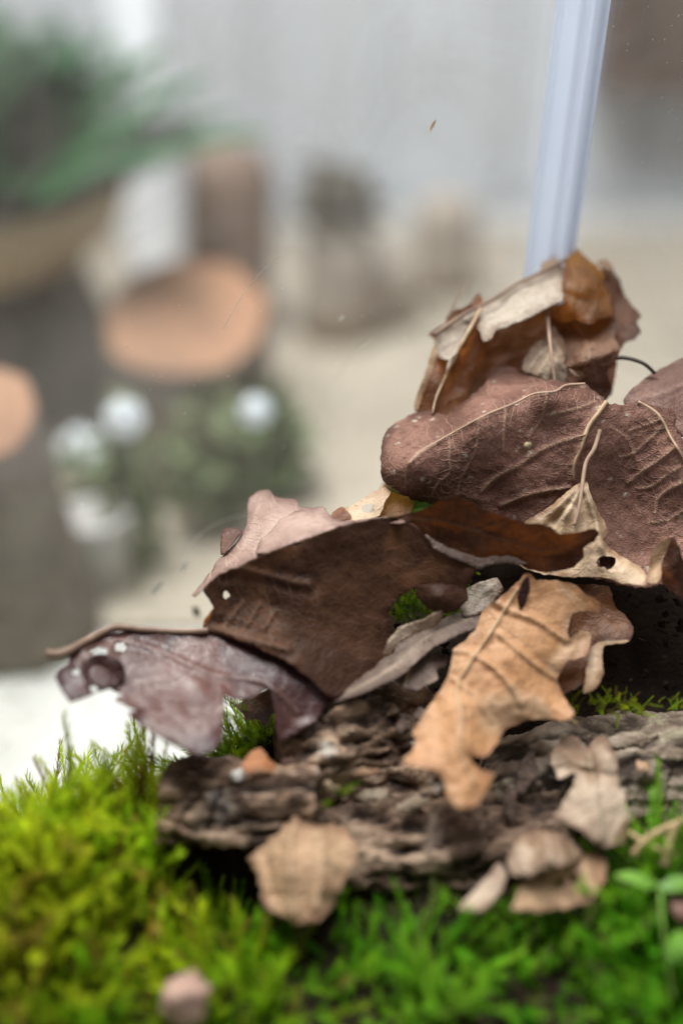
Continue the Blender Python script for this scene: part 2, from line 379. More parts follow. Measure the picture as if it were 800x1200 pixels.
def tube(name, c, rad, mat, parent=None, k=8, attrs=None):
    c = np.asarray(c, float); n = len(c); rad = np.broadcast_to(np.asarray(rad, float), (n,))
    t = np.gradient(c, axis=0); t /= np.linalg.norm(t, axis=1)[:, None]+1e-12
    ref = np.array([.3, -.8, .52]); V = []
    for i in range(n):
        a = np.cross(t[i], ref); a /= np.linalg.norm(a)+1e-9; b = np.cross(t[i], a)
        for j in range(k):
            th = 2*math.pi*j/k; V.append(c[i]+rad[i]*(math.cos(th)*a+math.sin(th)*b))
    F = [(i*k+j, i*k+(j+1) % k, (i+1)*k+(j+1) % k, (i+1)*k+j) for i in range(n-1) for j in range(k)]
    V.append(c[0]); V.append(c[-1])
    F += [(n*k, (j+1) % k, j) for j in range(k)]+[(n*k+1, (n-1)*k+j, (n-1)*k+(j+1) % k) for j in range(k)]
    return mesh_obj(name, V, F, mat, parent, True, attrs)
def px_tube(name, pts, wd, mat, parent=None):
    pts = catmull(np.asarray(pts, float), False, 4, 1.0)
    c = PT(pts[:, 0], pts[:, 1], pts[:, 2])
    return tube(name, c, np.linspace(wd, wd*.7, len(c))*.5*.27e-3, mat, parent)
def leaf_root(name, u, v, off, label, cat='leaf', group=None):
    return empty(name, P1(u, v, off), label, cat, group)

# ================================================================== THE SETTING
def box(name, lo, hi, mat, parent=None, bevel=0.0, seg=2):
    lo = np.array(lo, float); hi = np.array(hi, float)
    V = [(x, y, z) for z in (lo[2], hi[2]) for y in (lo[1], hi[1]) for x in (lo[0], hi[0])]
    F = [(0, 2, 3, 1), (4, 5, 7, 6), (0, 1, 5, 4), (2, 6, 7, 3), (0, 4, 6, 2), (1, 3, 7, 5)]
    o = mesh_obj(name, V, F, mat, parent, False)
    if bevel:
        b = o.modifiers.new("bevel", 'BEVEL'); b.width = bevel; b.segments = seg
    return o
M['table'] = simple_mat('white table top', (.55, .545, .53), (.51, .505, .495), .45, 12, .05, 200)
M['wall'] = simple_mat('grey painted board', (.53, .55, .59), (.49, .51, .55), .7, 4, .1, 120)
M['mat'] = simple_mat('beige felt mat', (.37, .325, .265), (.33, .29, .235), .9, 20, .4, 600)
tag(box('table', (-1.2, -.3, -.04), (1.4, 1.50, 0), M['table']), kind='structure')
wl = tag(box('wall', (-1.6, 1.53, -.7), (1.9, 1.6, 1.3), M['wall']), kind='structure')
bx = -1.6
bi = 0
while bx < 1.9:
    wd = (.16, .155, .165)[bi % 3]
    box('board', (bx, 1.518+.006*(bi % 2), -.7), (min(bx+wd, 1.9), 1.53, 1.3), M['wall'], wl, .004)
    bx += wd+.006; bi += 1

# litter slope under everything
def edge_drop(x, y):
    # behind this line (left rear) the planting stops
    a = np.array([-.102, .231]); b = np.array([-.030, .272]); n = np.array([-(b-a)[1], (b-a)[0]]); n /= np.linalg.norm(n)
    s1 = (x-a[0])*n[0]+(y-a[1])*n[1]
    return s1
prof_v = np.linspace(300, 1500, 60); pp = PT(np.full(60, 400.), prof_v, np.zeros(60))
PY, PZ = pp[::-1, 1], pp[::-1, 2]
def ground_z(x, y):
    z = np.interp(y, PY, PZ)
    back = np.interp(y, [.20, .24, .27, .33, .40], [0.004, .012, .022, .046, .085])  # leaf layer above the soil
    z = z-back
    s1 = edge_drop(x, y)
    drop = np.where(s1 > 0, s1*2.2, 0)
    fade = np.clip((.02-x)/.05, 0, 1)
    z = z-drop*fade-np.clip((x-.02), 0, .05)*0
    # hollow under the front bark shelf and before the log
    z = z-.012*np.exp(-(((x+.03)/.02)**2+((y-.231)/.016)**2))
    return np.maximum(z, .012)
gx = np.linspace(-.16, .16, 150); gy = np.linspace(.08, .375, 140)
GX, GY = np.meshgrid(gx, gy); GZ = ground_z(GX, GY)
nzv = np.array([noise.fractal(Vector((x*60, y*60, 3.1)), 1.0, 2.0, 5) for x, y in zip(GX.ravel(), GY.ravel())])
GZ = GZ+.0035*nzv.reshape(GZ.shape)
# keep inside the glass
nx, ny = len(gx), len(gy)
F = [(j*nx+i, j*nx+i+1, (j+1)*nx+i+1, (j+1)*nx+i) for j in range(ny-1) for i in range(nx-1)]
tc = np.array([.0725, .397]); yaw = math.radians(25)
dl = np.array([-math.cos(yaw), -math.sin(yaw)]); yawr = math.radians(30); dr = np.array([math.cos(yawr), -math.sin(yawr)])
nl_in = np.array([math.sin(yaw), -math.cos(yaw)]); nr_in = np.array([-math.sin(yawr), -math.cos(yawr)])   # normals into the tank
def in_tank(x, y, m=.004):
    q = np.stack([x-tc[0], y-tc[1]], -1); return ((q@nl_in) > m) & ((q@nr_in) > m)
ok = in_tank(GX.ravel(), GY.ravel())
F = [f for f in F if all(ok[k] for k in f)]
V = np.c_[GX.ravel(), GY.ravel(), GZ.ravel()]
used = np.unique(np.array(F).ravel()); remap = -np.ones(len(V), int); remap[used] = np.arange(len(used))
tag(mesh_obj('soil_bed', V[used], remap[np.array(F)], M['soil']), kind='structure')

# ------------------------------------------------------------------ glass tank
def glass_mat():
    m, nt, out = new_mat('tank glass'); L = nt.links.new
    tr = N(nt, "ShaderNodeBsdfTransparent", Color=(.965, .98, .975, 1)); gl = N(nt, "ShaderNodeBsdfGlossy", Roughness=.02)
    ge = N(nt, "ShaderNodeNewGeometry"); dt = N(nt, "ShaderNodeVectorMath", operation='DOT_PRODUCT')
    L(ge.outputs["Incoming"], dt.inputs[0]); L(ge.outputs["Normal"], dt.inputs[1])
    sch = math_n(nt, 'POWER', math_n(nt, 'SUBTRACT', 1.0, math_n(nt, 'ABSOLUTE', dt.outputs["Value"])), 5.0)
    fr = math_n(nt, 'ADD', math_n(nt, 'MULTIPLY', sch, .9), .035)      # Schlick reflectance of a thin sheet
    a = N(nt, "ShaderNodeMixShader"); L(fr, a.inputs[0]); L(tr.outputs[0], a.inputs[1]); L(gl.outputs[0], a.inputs[2])
    df = N(nt, "ShaderNodeBsdfDiffuse", Color=(.8, .77, .72, 1))
    co = objco(nt, 3); sm = noise_n(nt, co, 14, 4, .6, 1.2)
    b = N(nt, "ShaderNodeMixShader"); L(ramp(nt, sm, .35, .75, .05, .17), b.inputs[0]); L(a.outputs[0], b.inputs[1]); L(df.outputs[0], b.inputs[2])
    L(b.outputs[0], out.inputs[0]); return m
M['glass'] = glass_mat()
def trim_mat():
    m, nt, out = new_mat('pale blue plastic'); L = nt.links.new
    p = N(nt, "ShaderNodeBsdfPrincipled", Roughness=.28)
    p.inputs["Base Color"].default_value = (.80, .86, .99, 1)
    t = N(nt, "ShaderNodeBsdfTranslucent", Color=(.86, .91, 1.0, 1))
    ms = N(nt, "ShaderNodeMixShader"); ms.inputs[0].default_value = .72
    L(p.outputs[0], ms.inputs[1]); L(t.outputs[0], ms.inputs[2]); L(ms.outputs[0], out.inputs[0]); return m
M['trim'] = trim_mat()
tank = empty('glass_tank', (tc[0], tc[1], 0), 'clear glass tank with pale blue corner strip behind the dry leaves', 'tank')
def flare(z): return -dl*.05*(z-.2)             # the tank widens a little upwards
def slab(name, p, d, length, z0, z1, th, nrm, mat):
    a = np.array([p[0], p[1]]); b = a+d*length; n = nrm*th
    V = [(*(q+flare(z)), z) for z in (z0, z1) for q in (a, b, b+n, a+n)]
    F = [(0, 1, 2, 3), (4, 7, 6, 5), (0, 4, 5, 1), (1, 5, 6, 2), (2, 6, 7, 3), (3, 7, 4, 0)]
    o = mesh_obj(name, V, F, mat, tank, False)
    bm = bmesh.new(); bm.from_mesh(o.data); bmesh.ops.recalc_face_normals(bm, faces=bm.faces); bm.to_mesh(o.data); bm.free(); return o
slab('pane', tc+dl*.006, dl, .42, .004, .50, .004, -nl_in, M['glass'])
slab('pane', tc+dr*.006, dr, .27, .004, .50, .004, -nr_in, M['glass'])
# corner strip: a pressed profile with a rib, standing in the corner
prof = [(-.0088, -.0030), (-.0086, -.0048), (-.0070, -.0056), (-.0060, -.0046), (-.0008, -.0030), (.0010, -.0046), (.0026, -.0046), (.0036, -.0028), (.0062, -.0038), (.0070, -.0058), (.0084, -.0052), (.0088, -.0032), (.0060, .0030), (-.0060, .0030)]
pb = []
ang = math.radians(0)
for (px, py) in prof:
    pb.append((tc[0]+px*math.cos(ang)-py*math.sin(ang), tc[1]-.0035+px*math.sin(ang)+py*math.cos(ang)))
k = len(pb); V = [(x+flare(z)[0], y+flare(z)[1], z) for z in (.004, .25, .50) for x, y in pb]
F = [(r*k+i, r*k+(i+1) % k, (r+1)*k+(i+1) % k, (r+1)*k+i) for r in range(2) for i in range(k)]+[tuple(range(k))[::-1], tuple(range(2*k, 3*k))]
o = mesh_obj('corner_strip', V, F, M['trim'], tank, False)
b = o.modifiers.new("bevel", 'BEVEL'); b.width = .0007; b.segments = 3
bm = bmesh.new(); bm.from_mesh(o.data); bmesh.ops.recalc_face_normals(bm, faces=bm.faces); bm.to_mesh(o.data); bm.free()
# specks and flecks dried on the glass
M['fleck'] = leaf_mat('pale fleck', (.78, .78, .72), (.7, .7, .62), (.8, .8, .7), (.7, .7, .6), (.85, .85, .78), .5, .6, .1)
M['flecktan'] = leaf_mat('straw fleck', (.6, .47, .3), (.5, .38, .25), (.6, .5, .4), (.5, .4, .3), (.8, .6, .4), .5, .6, .1)
M['fleckdark'] = simple_mat('dark fleck', (.10, .06, .04), (.06, .04, .03), .7, 200)
def on_glass(u, v, right=False, lift=.0006):
    nrm = nr_in if right else nl_in
    r = ray(u, v); p0 = tc+nrm*lift
    t = ((p0-CAM[:2])@nrm)/(r[:2]@nrm)
    return CAM+t*r
def fleck(u, v, ln, wd, angd, mat, label, right=False):
    c = on_glass(u, v, right); s = np.linalg.norm(c-CAM)/FPX
    ex = np.array([*(-dl if not right else dr), 0]); ez = np.array([0, 0, 1.])
    nn = np.array([*(nl_in if not right else nr_in), 0])
    a = math.radians(angd); ax = ex*math.cos(a)+ez*math.sin(a); ay = -ex*math.sin(a)+ez*math.cos(a)
    V = []; n = 12
    for lay in (0, 1):
        for i in range(n):
            th = 2*math.pi*i/n; rr = 1+.2*noise.noise(Vector((math.cos(th)*2+u, math.sin(th)*2, v)))
            V.append(c+s*(.5*ln*rr*math.cos(th)*ax+.5*wd*rr*math.sin(th)*ay)*(1 if lay == 0 else .6)+nn*(0 if lay == 0 else s*wd*.25))
    F = [tuple(range(n, 2*n))]+[(i, (i+1) % n, n+(i+1) % n, n+i) for i in range(n)]
    return tag(mesh_obj('fleck', V, F, mat), label, 'fleck', 'flecks on the glass')
fleck(185, 690, 19, 7, 48, M['fleck'], 'larger pale seed-like fleck on glass above the purple leaf')
fleck(216, 665, 15, 5, 58, M['fleck'], 'thin pale fleck on glass beside the brown leaf tip')
fleck(230, 717, 17, 8, 105, M['fleckdark'], 'small dark brown crumb on glass under the brown leaf tip')
fleck(507, 147, 14, 4, 60, M['flecktan'], 'tiny straw coloured fleck high on the clear glass')
fleck(400, 373, 9, 4, 35, M['fleck'], 'tiny pale fleck on glass above the pale tan leaf')
fleck(660, 4, 6, 5, 0, M['fleckdark'], 'black dot at the top of the pale blue corner strip')
def dust(n, us, vs, right, mat, name, lab, smin, smax):
    V = []; F = []
    for i in range(n):
        u, v = rng.uniform(*us), rng.uniform(*vs)
        c = on_glass(u, v, right, .0004); s = np.linalg.norm(c-CAM)/FPX*rng.uniform(smin, smax)*rng.uniform(.4, 1)
        el = rng.uniform(.4, 1.6)
        b0 = len(V)
        for d in ((1, 0, 0), (-1, 0, 0), (0, 0, el), (0, 0, -el), (0, 1, 0), (0, -1, 0)): V.append(c+s*np.array(d)*np.array([1, .3, 1]))
        for f in ((0, 2, 4), (2, 1, 4), (1, 3, 4), (3, 0, 4), (2, 0, 5), (1, 2, 5), (3, 1, 5), (0, 3, 5)): F.append(tuple(b0+q for q in f))
    tag(mesh_obj(name, V, F, mat), lab, 'dust', kind='stuff')
dust(150, (90, 560), (330, 745), False, M['fleck'], 'dust', 'fine pale dust specks on the left glass pane', .3, 1.1)
dust(90, (705, 800), (5, 430), True, M['fleck'], 'dust', 'fine pale dust specks on the right glass pane', .3, 1.2)
# hair-thin scratches
for pl, lab in [([(213, 650), (240, 622), (275, 606), (312, 600)], 'hair-thin pale fibre on the glass left of the brown leaf'), ([(262, 385), (285, 345), (312, 312), (330, 300)], 'hair-thin pale fibre on the glass in front of the sawn stump'), ([(395, 440), (412, 415), (436, 395)], 'hair-thin pale fibre on the clear glass left of the crumpled leaf')]:
    pl = catmull(pl, False, 5, 1.0)
    tag(tube('fibre', [on_glass(u, v, False, .0005) for u, v in pl], .00009, M['fleck'], None, 5), lab, 'fibre')

# ================================================================== LOGS AND BARK
def log_mesh(name, a, b, r0, r1, mat, parent=None, na=150, nc=110, disp=.004, seed=0, arc=(0, 2*math.pi), bend=0.0, label=None, lump=.25, ends=True, squash=1.0):
    a = np.array(a); b = np.array(b); ax = b-a; L = np.linalg.norm(ax); ax /= L
    e1 = np.cross(ax, [0, 0, 1.]); e1 /= np.linalg.norm(e1); e2 = np.cross(e1, ax)     # e1 towards the viewer, e2 up
    if e1[1] > 0: e1 = -e1
    full = abs(arc[1]-arc[0]-2*math.pi) < 1e-6
    V = []; R = []
    for i in range(na):
        t = i/(na-1); cen = a+ax*L*t+e2*bend*math.sin(math.pi*t)
        rr = r0+(r1-r0)*t
        tp = 1.0
        if ends:
            q = min(t, 1-t)*L/ (rr*.35)
            tp = math.sqrt(max(0, 1-(1-min(q, 1))**2))*.92+.08 if q < 1 else 1.0
        for j in range(nc):
            th = arc[0]+(arc[1]-arc[0])*j/(nc if full else nc-1)
            dx, dy = math.cos(th), math.sin(th)
            q = Vector((t*L*34+seed, dx*rr*90+seed*.3, dy*rr*90))
            wp = noise.noise_vector(Vector((t*L*60+seed, dx*rr*60, dy*rr*60)))
            wx, wy, wz = wp.x*.9, wp.y*.9, wp.z*.9
            ridge = noise.ridged_multi_fractal(Vector((t*L*13+seed+wx*.25, dx*rr*130+wy*.4, dy*rr*130+wz*.4)), .75, 2.2, 6, 1.0, 2.0)/2.2
            plate = noise.voronoi(Vector((t*L*15+seed*2+wx*1.3, dx*rr*62+wy*1.1, dy*rr*62+wz*1.1)))[0]
            pl = min(1, (plate[1]-plate[0])*5.5)
            fb = noise.fractal(Vector((t*L*90+seed, dx*rr*260, dy*rr*260)), .85, 2.1, 7)
            lo = noise.noise(Vector((t*L*34+seed*5, dx*1.4, dy*1.4+seed)))
            rel = .16*pl+.44*ridge+.30*fb
            r_ = rr*tp*(1+lump*lo)+disp*(rel-.45)*min(1, tp*1.3)
            V.append(cen+(e1*dx+e2*dy*squash)*r_); R.append(rel)
    m = nc if full else nc-1
    F = [(i*nc+j, i*nc+(j+1) % nc, (i+1)*nc+(j+1) % nc, (i+1)*nc+j) for i in range(na-1) for j in range(m)]
    if full: F += [tuple(range(nc))[::-1], tuple(range((na-1)*nc, na*nc))]
    o = mesh_obj(name, V, F, mat, parent, True, {"relief": R})
    bm = bmesh.new(); bm.from_mesh(o.data); bmesh.ops.recalc_face_normals(bm, faces=bm.faces); bm.to_mesh(o.data); bm.free()
    return o
lg = empty('rotten_log', P1(700, 975, 12), 'long grey brown rotten log lying along the back of the moss', 'log')
log_mesh('log_body', P1(560, 938, 20), P1(900, 902, 28), .0185, .023, M['barkgrey'], lg, 220, 150, .0055, 3.0)
log_mesh('broken_end', P1(350, 1006, 18), P1(668, 982, 19), .0190, .0205, M['bark'], lg, 220, 150, .0080, 11.0, lump=.28)
ck = log_mesh('bark_chunk', P1(322, 896, 14), P1(522, 866, 20), .0170, .0200, M['barkwarm'], None, 200, 150, .0100, 21.0, lump=.5)
tag(ck, 'knobbly cracked bark chunk under the overlapping dark leaves', 'bark')
sh = log_mesh('bark_shelf', P1(196, 960, 8), P1(372, 966, 6), .0150, .0165, M['barkwarm'], None, 150, 90, .0075, 31.0, arc=(math.radians(18), math.radians(190)), lump=.3, ends=False)
add_solidify(sh, .0035, -1)
tag(sh, 'curved hollow bark shelf overhanging a dark cavity beside the moss', 'bark')
# loose bark flakes lying on the log
def flake(u, v, off, w_, h_, mat, parent, ang=0, name='bark_flake'):
    a = np.linspace(0, 2*math.pi, 11)[:-1]+rng.uniform(-.15, .15, 10)
    r = rng.uniform(.55, 1.15, 10)
    x = np.cos(a)*r*w_*.5; y = np.sin(a)*r*h_*.5
    ca, sa = math.cos(math.radians(ang)), math.sin(math.radians(ang))
    ol = np.c_[u+x*ca-y*sa, v+x*sa+y*ca]
    return Blade(name, ol, [(u-w_, v, off+1), (u+w_, v, off+1), (u, v-h_, off+1), (u, v+h_, off+.5), (u, v, off-.8)], mat, parent, thick=.5, grid=3.2, jag=3.0, wrinkle=.3, fine=.3, smoothness=.05).o
for (u, v, off, ww, hh, mt, a) in [(742, 866, -3, 60, 20, 'bark_a', -8), (786, 884, -5, 54, 20, 'bark_a', 5), (752, 899, -8, 22, 15, 'barkleaf', 20), (618, 905, -6, 26, 58, 'bark_b', 8), (596, 940, -7, 22, 50, 'bark_b', -4),
        (482, 944, -7, 44, 20, 'bark_a', -12), (440, 932, -7, 46, 18, 'bark_a', -10), (510, 975, -9, 24, 64, 'bark_b', 6)]:
    flake(u, v, off+6, ww, hh, mt, lg, a)
for (u, v, off, ww, hh, mt, a) in [(386, 846, -7, 56, 18, 'bark_c', -15), (440, 836, -5, 54, 24, 'bark_c', -10), (405, 884, -8, 48, 18, 'bark_c', 5), (352, 872, -8, 28, 16, 'barkleaf', 20)]:
    flake(u, v, off+6, ww, hh, mt, ck, a)
for (u, v, off, ww, hh, mt, a) in [(365, 852, -8, 30, 12, 'greybrown', -30), (415, 858, -8, 26, 14, 'paleleaf', 12), (470, 850, -6, 22, 30, 'bark_b', 20), (492, 838, -4, 26, 16, 'greybrown', -35), (338, 892, -9, 24, 12, 'redbrown', 10), (430, 905, -8, 34, 12, 'barkleaf', -6), (388, 922, -9, 26, 12, 'bark_c', 12)]:
    flake(u, v, off+4, ww, hh, mt, ck, a)
for (u, v, off, ww, hh, mt, a) in [(240, 918, -12, 46, 18, 'bark_c', -10), (325, 915, -13, 60, 20, 'paleleaf', 5), (280, 909, -14, 24, 16, 'bark_d', 0), (345, 937, -14, 36, 14, 'barkleaf', 30)]:
    flake(u, v, off+6, ww, hh, mt, sh, a)

# ================================================================== LEAVES
G = 'dry leaves heaped against the glass'
# --- the big mauve leaf
r = leaf_root('dry_leaf', 680, 640, 4, 'large mauve leathery dry leaf with raised pale veins', group=G)
B_out = [(446, 560), (447, 520), (451, 507), (464, 496), (467, 493), (490, 482), (505, 481), (522, 485), (530, 480), (552, 465), (570, 447), (575, 435), (587, 428), (602, 432), (615, 438), (640, 445), (675, 449), (687, 451), (700, 460), (712, 472), (730, 475), (750, 471), (770, 477), (786, 480), (792, 490), (790, 500), (805, 525), (830, 580), (835, 650), (822, 695), (800, 701), (788, 695), (776, 686), (750, 690), (700, 680), (640, 660), (590, 640), (540, 612), (510, 594), (480, 584), (460, 572)]
B_ctl = [(480, 545, -4), (560, 493, -7), (640, 462, -6), (467, 494, 9), (447, 530, 4), (530, 481, 9), (587, 430, 18), (615, 440, 13), (690, 452, 2), (460, 570, 1), (520, 590, 3), (590, 640, 7), (600, 545, -1), (640, 500, -3), (708, 475, -4), (680, 525, -3), (670, 565, 2), (720, 585, 6), (735, 540, 1), (775, 560, -1), (762, 482, -4), (800, 530, -5), (830, 600, -3), (800, 690, -6), (740, 670, 2), (690, 640, 6), (550, 545, -3)]
B_v = [([(686, 510), (657, 517), (635, 527), (605, 547), (580, 560), (565, 575)], 2.6), ([(668, 571), (637, 576), (615, 581), (587, 592)], 2.6), ([(526, 512), (526, 537), (526, 555), (512, 567), (505, 582)], 2.0),
       ([(592, 480), (590, 507), (589, 530)], 1.8), ([(475, 547), (475, 575)], 1.8), ([(790, 525), (770, 540), (750, 554), (735, 565)], 2.4), ([(797, 547), (780, 557), (762, 570), (747, 572)], 2.0), ([(805, 562), (780, 575), (770, 585), (767, 600)], 2.4),
       ([(775, 500), (760, 515), (740, 532), (725, 535)], 1.8), ([(772, 492), (750, 500), (735, 505)], 1.6), ([(805, 595), (780, 610), (760, 612)], 1.7), ([(698, 470), (670, 480), (640, 486)], 1.8), ([(560, 497), (556, 530), (540, 560), (534, 585)], 1.6),
       ([(640, 463), (634, 490), (618, 512)], 1.6), ([(715, 500), (735, 515), (745, 540)], 1.6), ([(812, 625), (790, 640), (770, 650)], 1.6)]
B = Blade('blade', B_out, B_ctl, 'mauve', r, B_v, back='mauve_back', grid=2.1, wrinkle=.55, curl=1.0, thick=.18, jag=2.2,
          creases=[([(690, 451), (662, 452), (625, 462), (572, 485), (515, 516), (479, 543)], -5.0, 24), ([(710, 471), (689, 500), (672, 545), (669, 575)], -1.6, 14), ([(747, 471), (775, 492), (800, 537), (826, 590)], -2.2, 20), ([(686, 510), (635, 527), (580, 560), (560, 580)], -.8, 10), ([(668, 571), (615, 581), (587, 592)], -.8, 10), ([(790, 525), (750, 554), (730, 570)], -.7, 9), ([(805, 562), (770, 585), (766, 605)], -.7, 9)],
          ribs=[([(710, 471), (700, 485), (689, 500), (680, 525), (672, 545), (671, 562)], 6.5, 'midrib'),
                ([(685, 450), (662, 452), (650, 459), (625, 462), (600, 474), (572, 485), (540, 502), (515, 516), (492, 529), (479, 543)], 4.0, 'vein', 'ribmauve'),
                ([(747, 471), (765, 481), (775, 492), (785, 512), (800, 537), (826, 590)], 4.2, 'vein', 'ribmauve')])
B.veinlets('vl_mauve', r, 10, (9, 30), 1.4, 1.1)
Blade('curled_edge', [(786, 629), (791, 630), (800, 656), (818, 680), (812, 702), (800, 702), (776, 684), (774, 668), (776, 655), (782, 643)], [(786, 630, -12), (800, 700, -8), (776, 684, -9), (815, 690, -6), (776, 655, -9), (790, 660, -12)], 'amberdark', r, grid=3)
Blade('curled_edge', [(756, 681), (758, 668), (761, 655), (767, 641), (776, 633), (786, 631), (784, 643), (777, 654), (775, 672), (768, 684)], [(756, 681, -8), (786, 631, -9), (770, 660, -5), (761, 655, -9), (775, 672, -10)], 'star', r, grid=3, back='mauve_back')
# flecks of dirt on it
cp = P1(618, 522, -9.5); bm = bmesh.new(); bmesh.ops.create_icosphere(bm, subdivisions=3, radius=.0011)
for q in bm.verts: q.co *= 1+.5*noise.noise(q.co*1800)
tag(mesh_obj('crumb', [np.array(q.co)+cp for q in bm.verts], [[x.index for x in f.verts] for f in bm.faces], simple_mat('dirt crumb', (.42, .36, .22), (.22, .17, .09), .8, 1200)), 'tiny pale crumb of dirt stuck on the mauve leaf', 'crumb'); bm.free()
# --- straw leaf folded like a fan with its stalk on the mauve leaf
r = leaf_root('dry_leaf', 690, 675, 0, 'pale straw fan-folded leaf lying stalk up on the mauve leaf', group=G)
D = Blade('blade', [(677, 566), (659, 581), (640, 596), (629, 602), (615, 611), (604, 634), (606, 662), (640, 674), (680, 676), (710, 677), (728, 683), (755, 686), (758, 676), (746, 662), (734, 656), (725, 650), (719, 645), (713, 641), (706, 632), (712, 622), (704, 605), (695, 587), (687, 566)],
      [(681, 566, -3), (615, 611, -2), (606, 660, 0), (660, 674, -2), (710, 677, -4), (755, 685, -7), (746, 662, -4), (713, 641, -1), (704, 605, -1), (690, 600, -4.5), (660, 600, -5), (645, 605, -1), (700, 640, -5), (670, 640, -4), (725, 665, -7)], 'star', r,
      [([(677, 572), (655, 592), (632, 610)], 3.5), ([(679, 576), (663, 600), (645, 622)], 3.2), ([(677, 600), (672, 620), (668, 650)], 3.5), ([(685, 575), (697, 605), (705, 640), (722, 660)], 3.0)],
      holes=[(711, 659, 10, 9)], grid=2.6, wrinkle=.5, pillow=1.2, creases=[([(677, 570), (650, 600), (630, 620)], -1.6, 5), ([(678, 576), (664, 605), (650, 640)], -1.6, 5), ([(677, 572), (658, 600), (640, 630)], 1.4, 4), ([(685, 575), (698, 610), (706, 645)], -1.6, 6), ([(682, 575), (690, 610), (694, 650)], 1.4, 5)])
B2 = Blade('scorch_mark', [(702, 650), (712, 647), (722, 655), (724, 666), (712, 671), (702, 665)], [(702, 650, 0), (724, 666, 0), (712, 671, 0)], 'purpledark', r, grid=3)
px_tube('stalk', [(702, 504, -5), (696, 525, -5), (687, 540, -4.5), (684, 552, -5), (681, 575, -6), (677, 600, -7), (672, 616, -7)], 5.5, M['ribmauve'], r)
# --- dark amber leaf, curled trough
r = leaf_root('dry_leaf', 600, 670, 0, 'dark scorched curled leaf with glowing amber spots below the mauve leaf', group=G)
Blade('blade', [(462, 607), (480, 601), (495, 597), (508, 590), (520, 583), (532, 580), (545, 586), (560, 593), (578, 602), (596, 607), (614, 612), (630, 613), (644, 617), (656, 626), (668, 624), (680, 623), (695, 619), (702, 625), (695, 635), (683, 641), (684, 653), (671, 665), (644, 671), (620, 668), (600, 655), (578, 657), (560, 664), (540, 655), (515, 640), (490, 622)],
      [(462, 607, -9), (520, 584, -15), (560, 593, -16), (614, 612, -16), (656, 626, -15), (700, 624, -15), (683, 650, -10), (644, 671, -7), (600, 656, -6), (560, 664, -7), (500, 625, -8), (540, 620, -10), (590, 632, -10), (640, 645, -11)], 'amberdark', r, [([(470, 608), (520, 612), (580, 630), (640, 646), (690, 628)], 2.5), ([(560, 622), (590, 612)], 1.8), ([(600, 636), (640, 622)], 1.8), ([(585, 632), (610, 652)], 1.8)], grid=2.8, wrinkle=.9, curl=-.6)
Blade('curled_edge', [(498, 626), (505, 630), (520, 640), (545, 648), (562, 654), (580, 652), (600, 652), (618, 660), (605, 662), (580, 660), (560, 667), (545, 660), (525, 652), (505, 640)], [(498, 626, -11), (520, 645, -11), (560, 660, -10), (600, 657, -9), (618, 660, -9), (545, 652, -11)], 'greybrown', r, grid=3)
# --- big brown leaf: light on the upper side and shade on the front put into the colours
r = leaf_root('dry_leaf', 380, 800, 0, 'large folded brown leaf with lit upper side and shaded front face painted in', group=G)
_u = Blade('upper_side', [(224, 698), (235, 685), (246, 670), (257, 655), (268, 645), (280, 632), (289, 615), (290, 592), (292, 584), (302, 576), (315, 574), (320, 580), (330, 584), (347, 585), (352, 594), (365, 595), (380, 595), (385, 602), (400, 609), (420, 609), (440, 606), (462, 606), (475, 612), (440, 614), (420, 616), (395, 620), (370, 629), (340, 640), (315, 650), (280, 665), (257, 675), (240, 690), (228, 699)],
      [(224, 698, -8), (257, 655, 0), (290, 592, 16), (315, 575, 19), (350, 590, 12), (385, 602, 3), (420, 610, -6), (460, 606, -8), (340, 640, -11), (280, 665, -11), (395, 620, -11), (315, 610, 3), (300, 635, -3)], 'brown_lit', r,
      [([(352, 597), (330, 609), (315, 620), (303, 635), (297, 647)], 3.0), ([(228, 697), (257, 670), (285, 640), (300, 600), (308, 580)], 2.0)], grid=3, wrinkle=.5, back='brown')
_u.veinlets('vl_lit', r, 9, (12, 34), 1.3, .7)
Blade('raised_fold', [(299, 648), (306, 632), (316, 619), (331, 607), (350, 597), (365, 595), (380, 595), (386, 603), (398, 610), (415, 611), (395, 619), (370, 627), (340, 638), (315, 648)],
      [(299, 648, -12), (316, 619, 0), (350, 597, 7), (382, 597, 3), (410, 611, -8), (370, 627, -12.5), (340, 638, -13), (340, 618, -6)], 'brown_lit', r, grid=3, wrinkle=.4, back='brown')
Blade('curled_edge', [(259, 650), (258, 635), (261, 622), (270, 618), (279, 619), (284, 623), (276, 632), (266, 645)], [(259, 650, 0), (261, 622, 6), (284, 623, 4), (276, 632, 0), (270, 630, 3)], 'redbrown', r, grid=3)
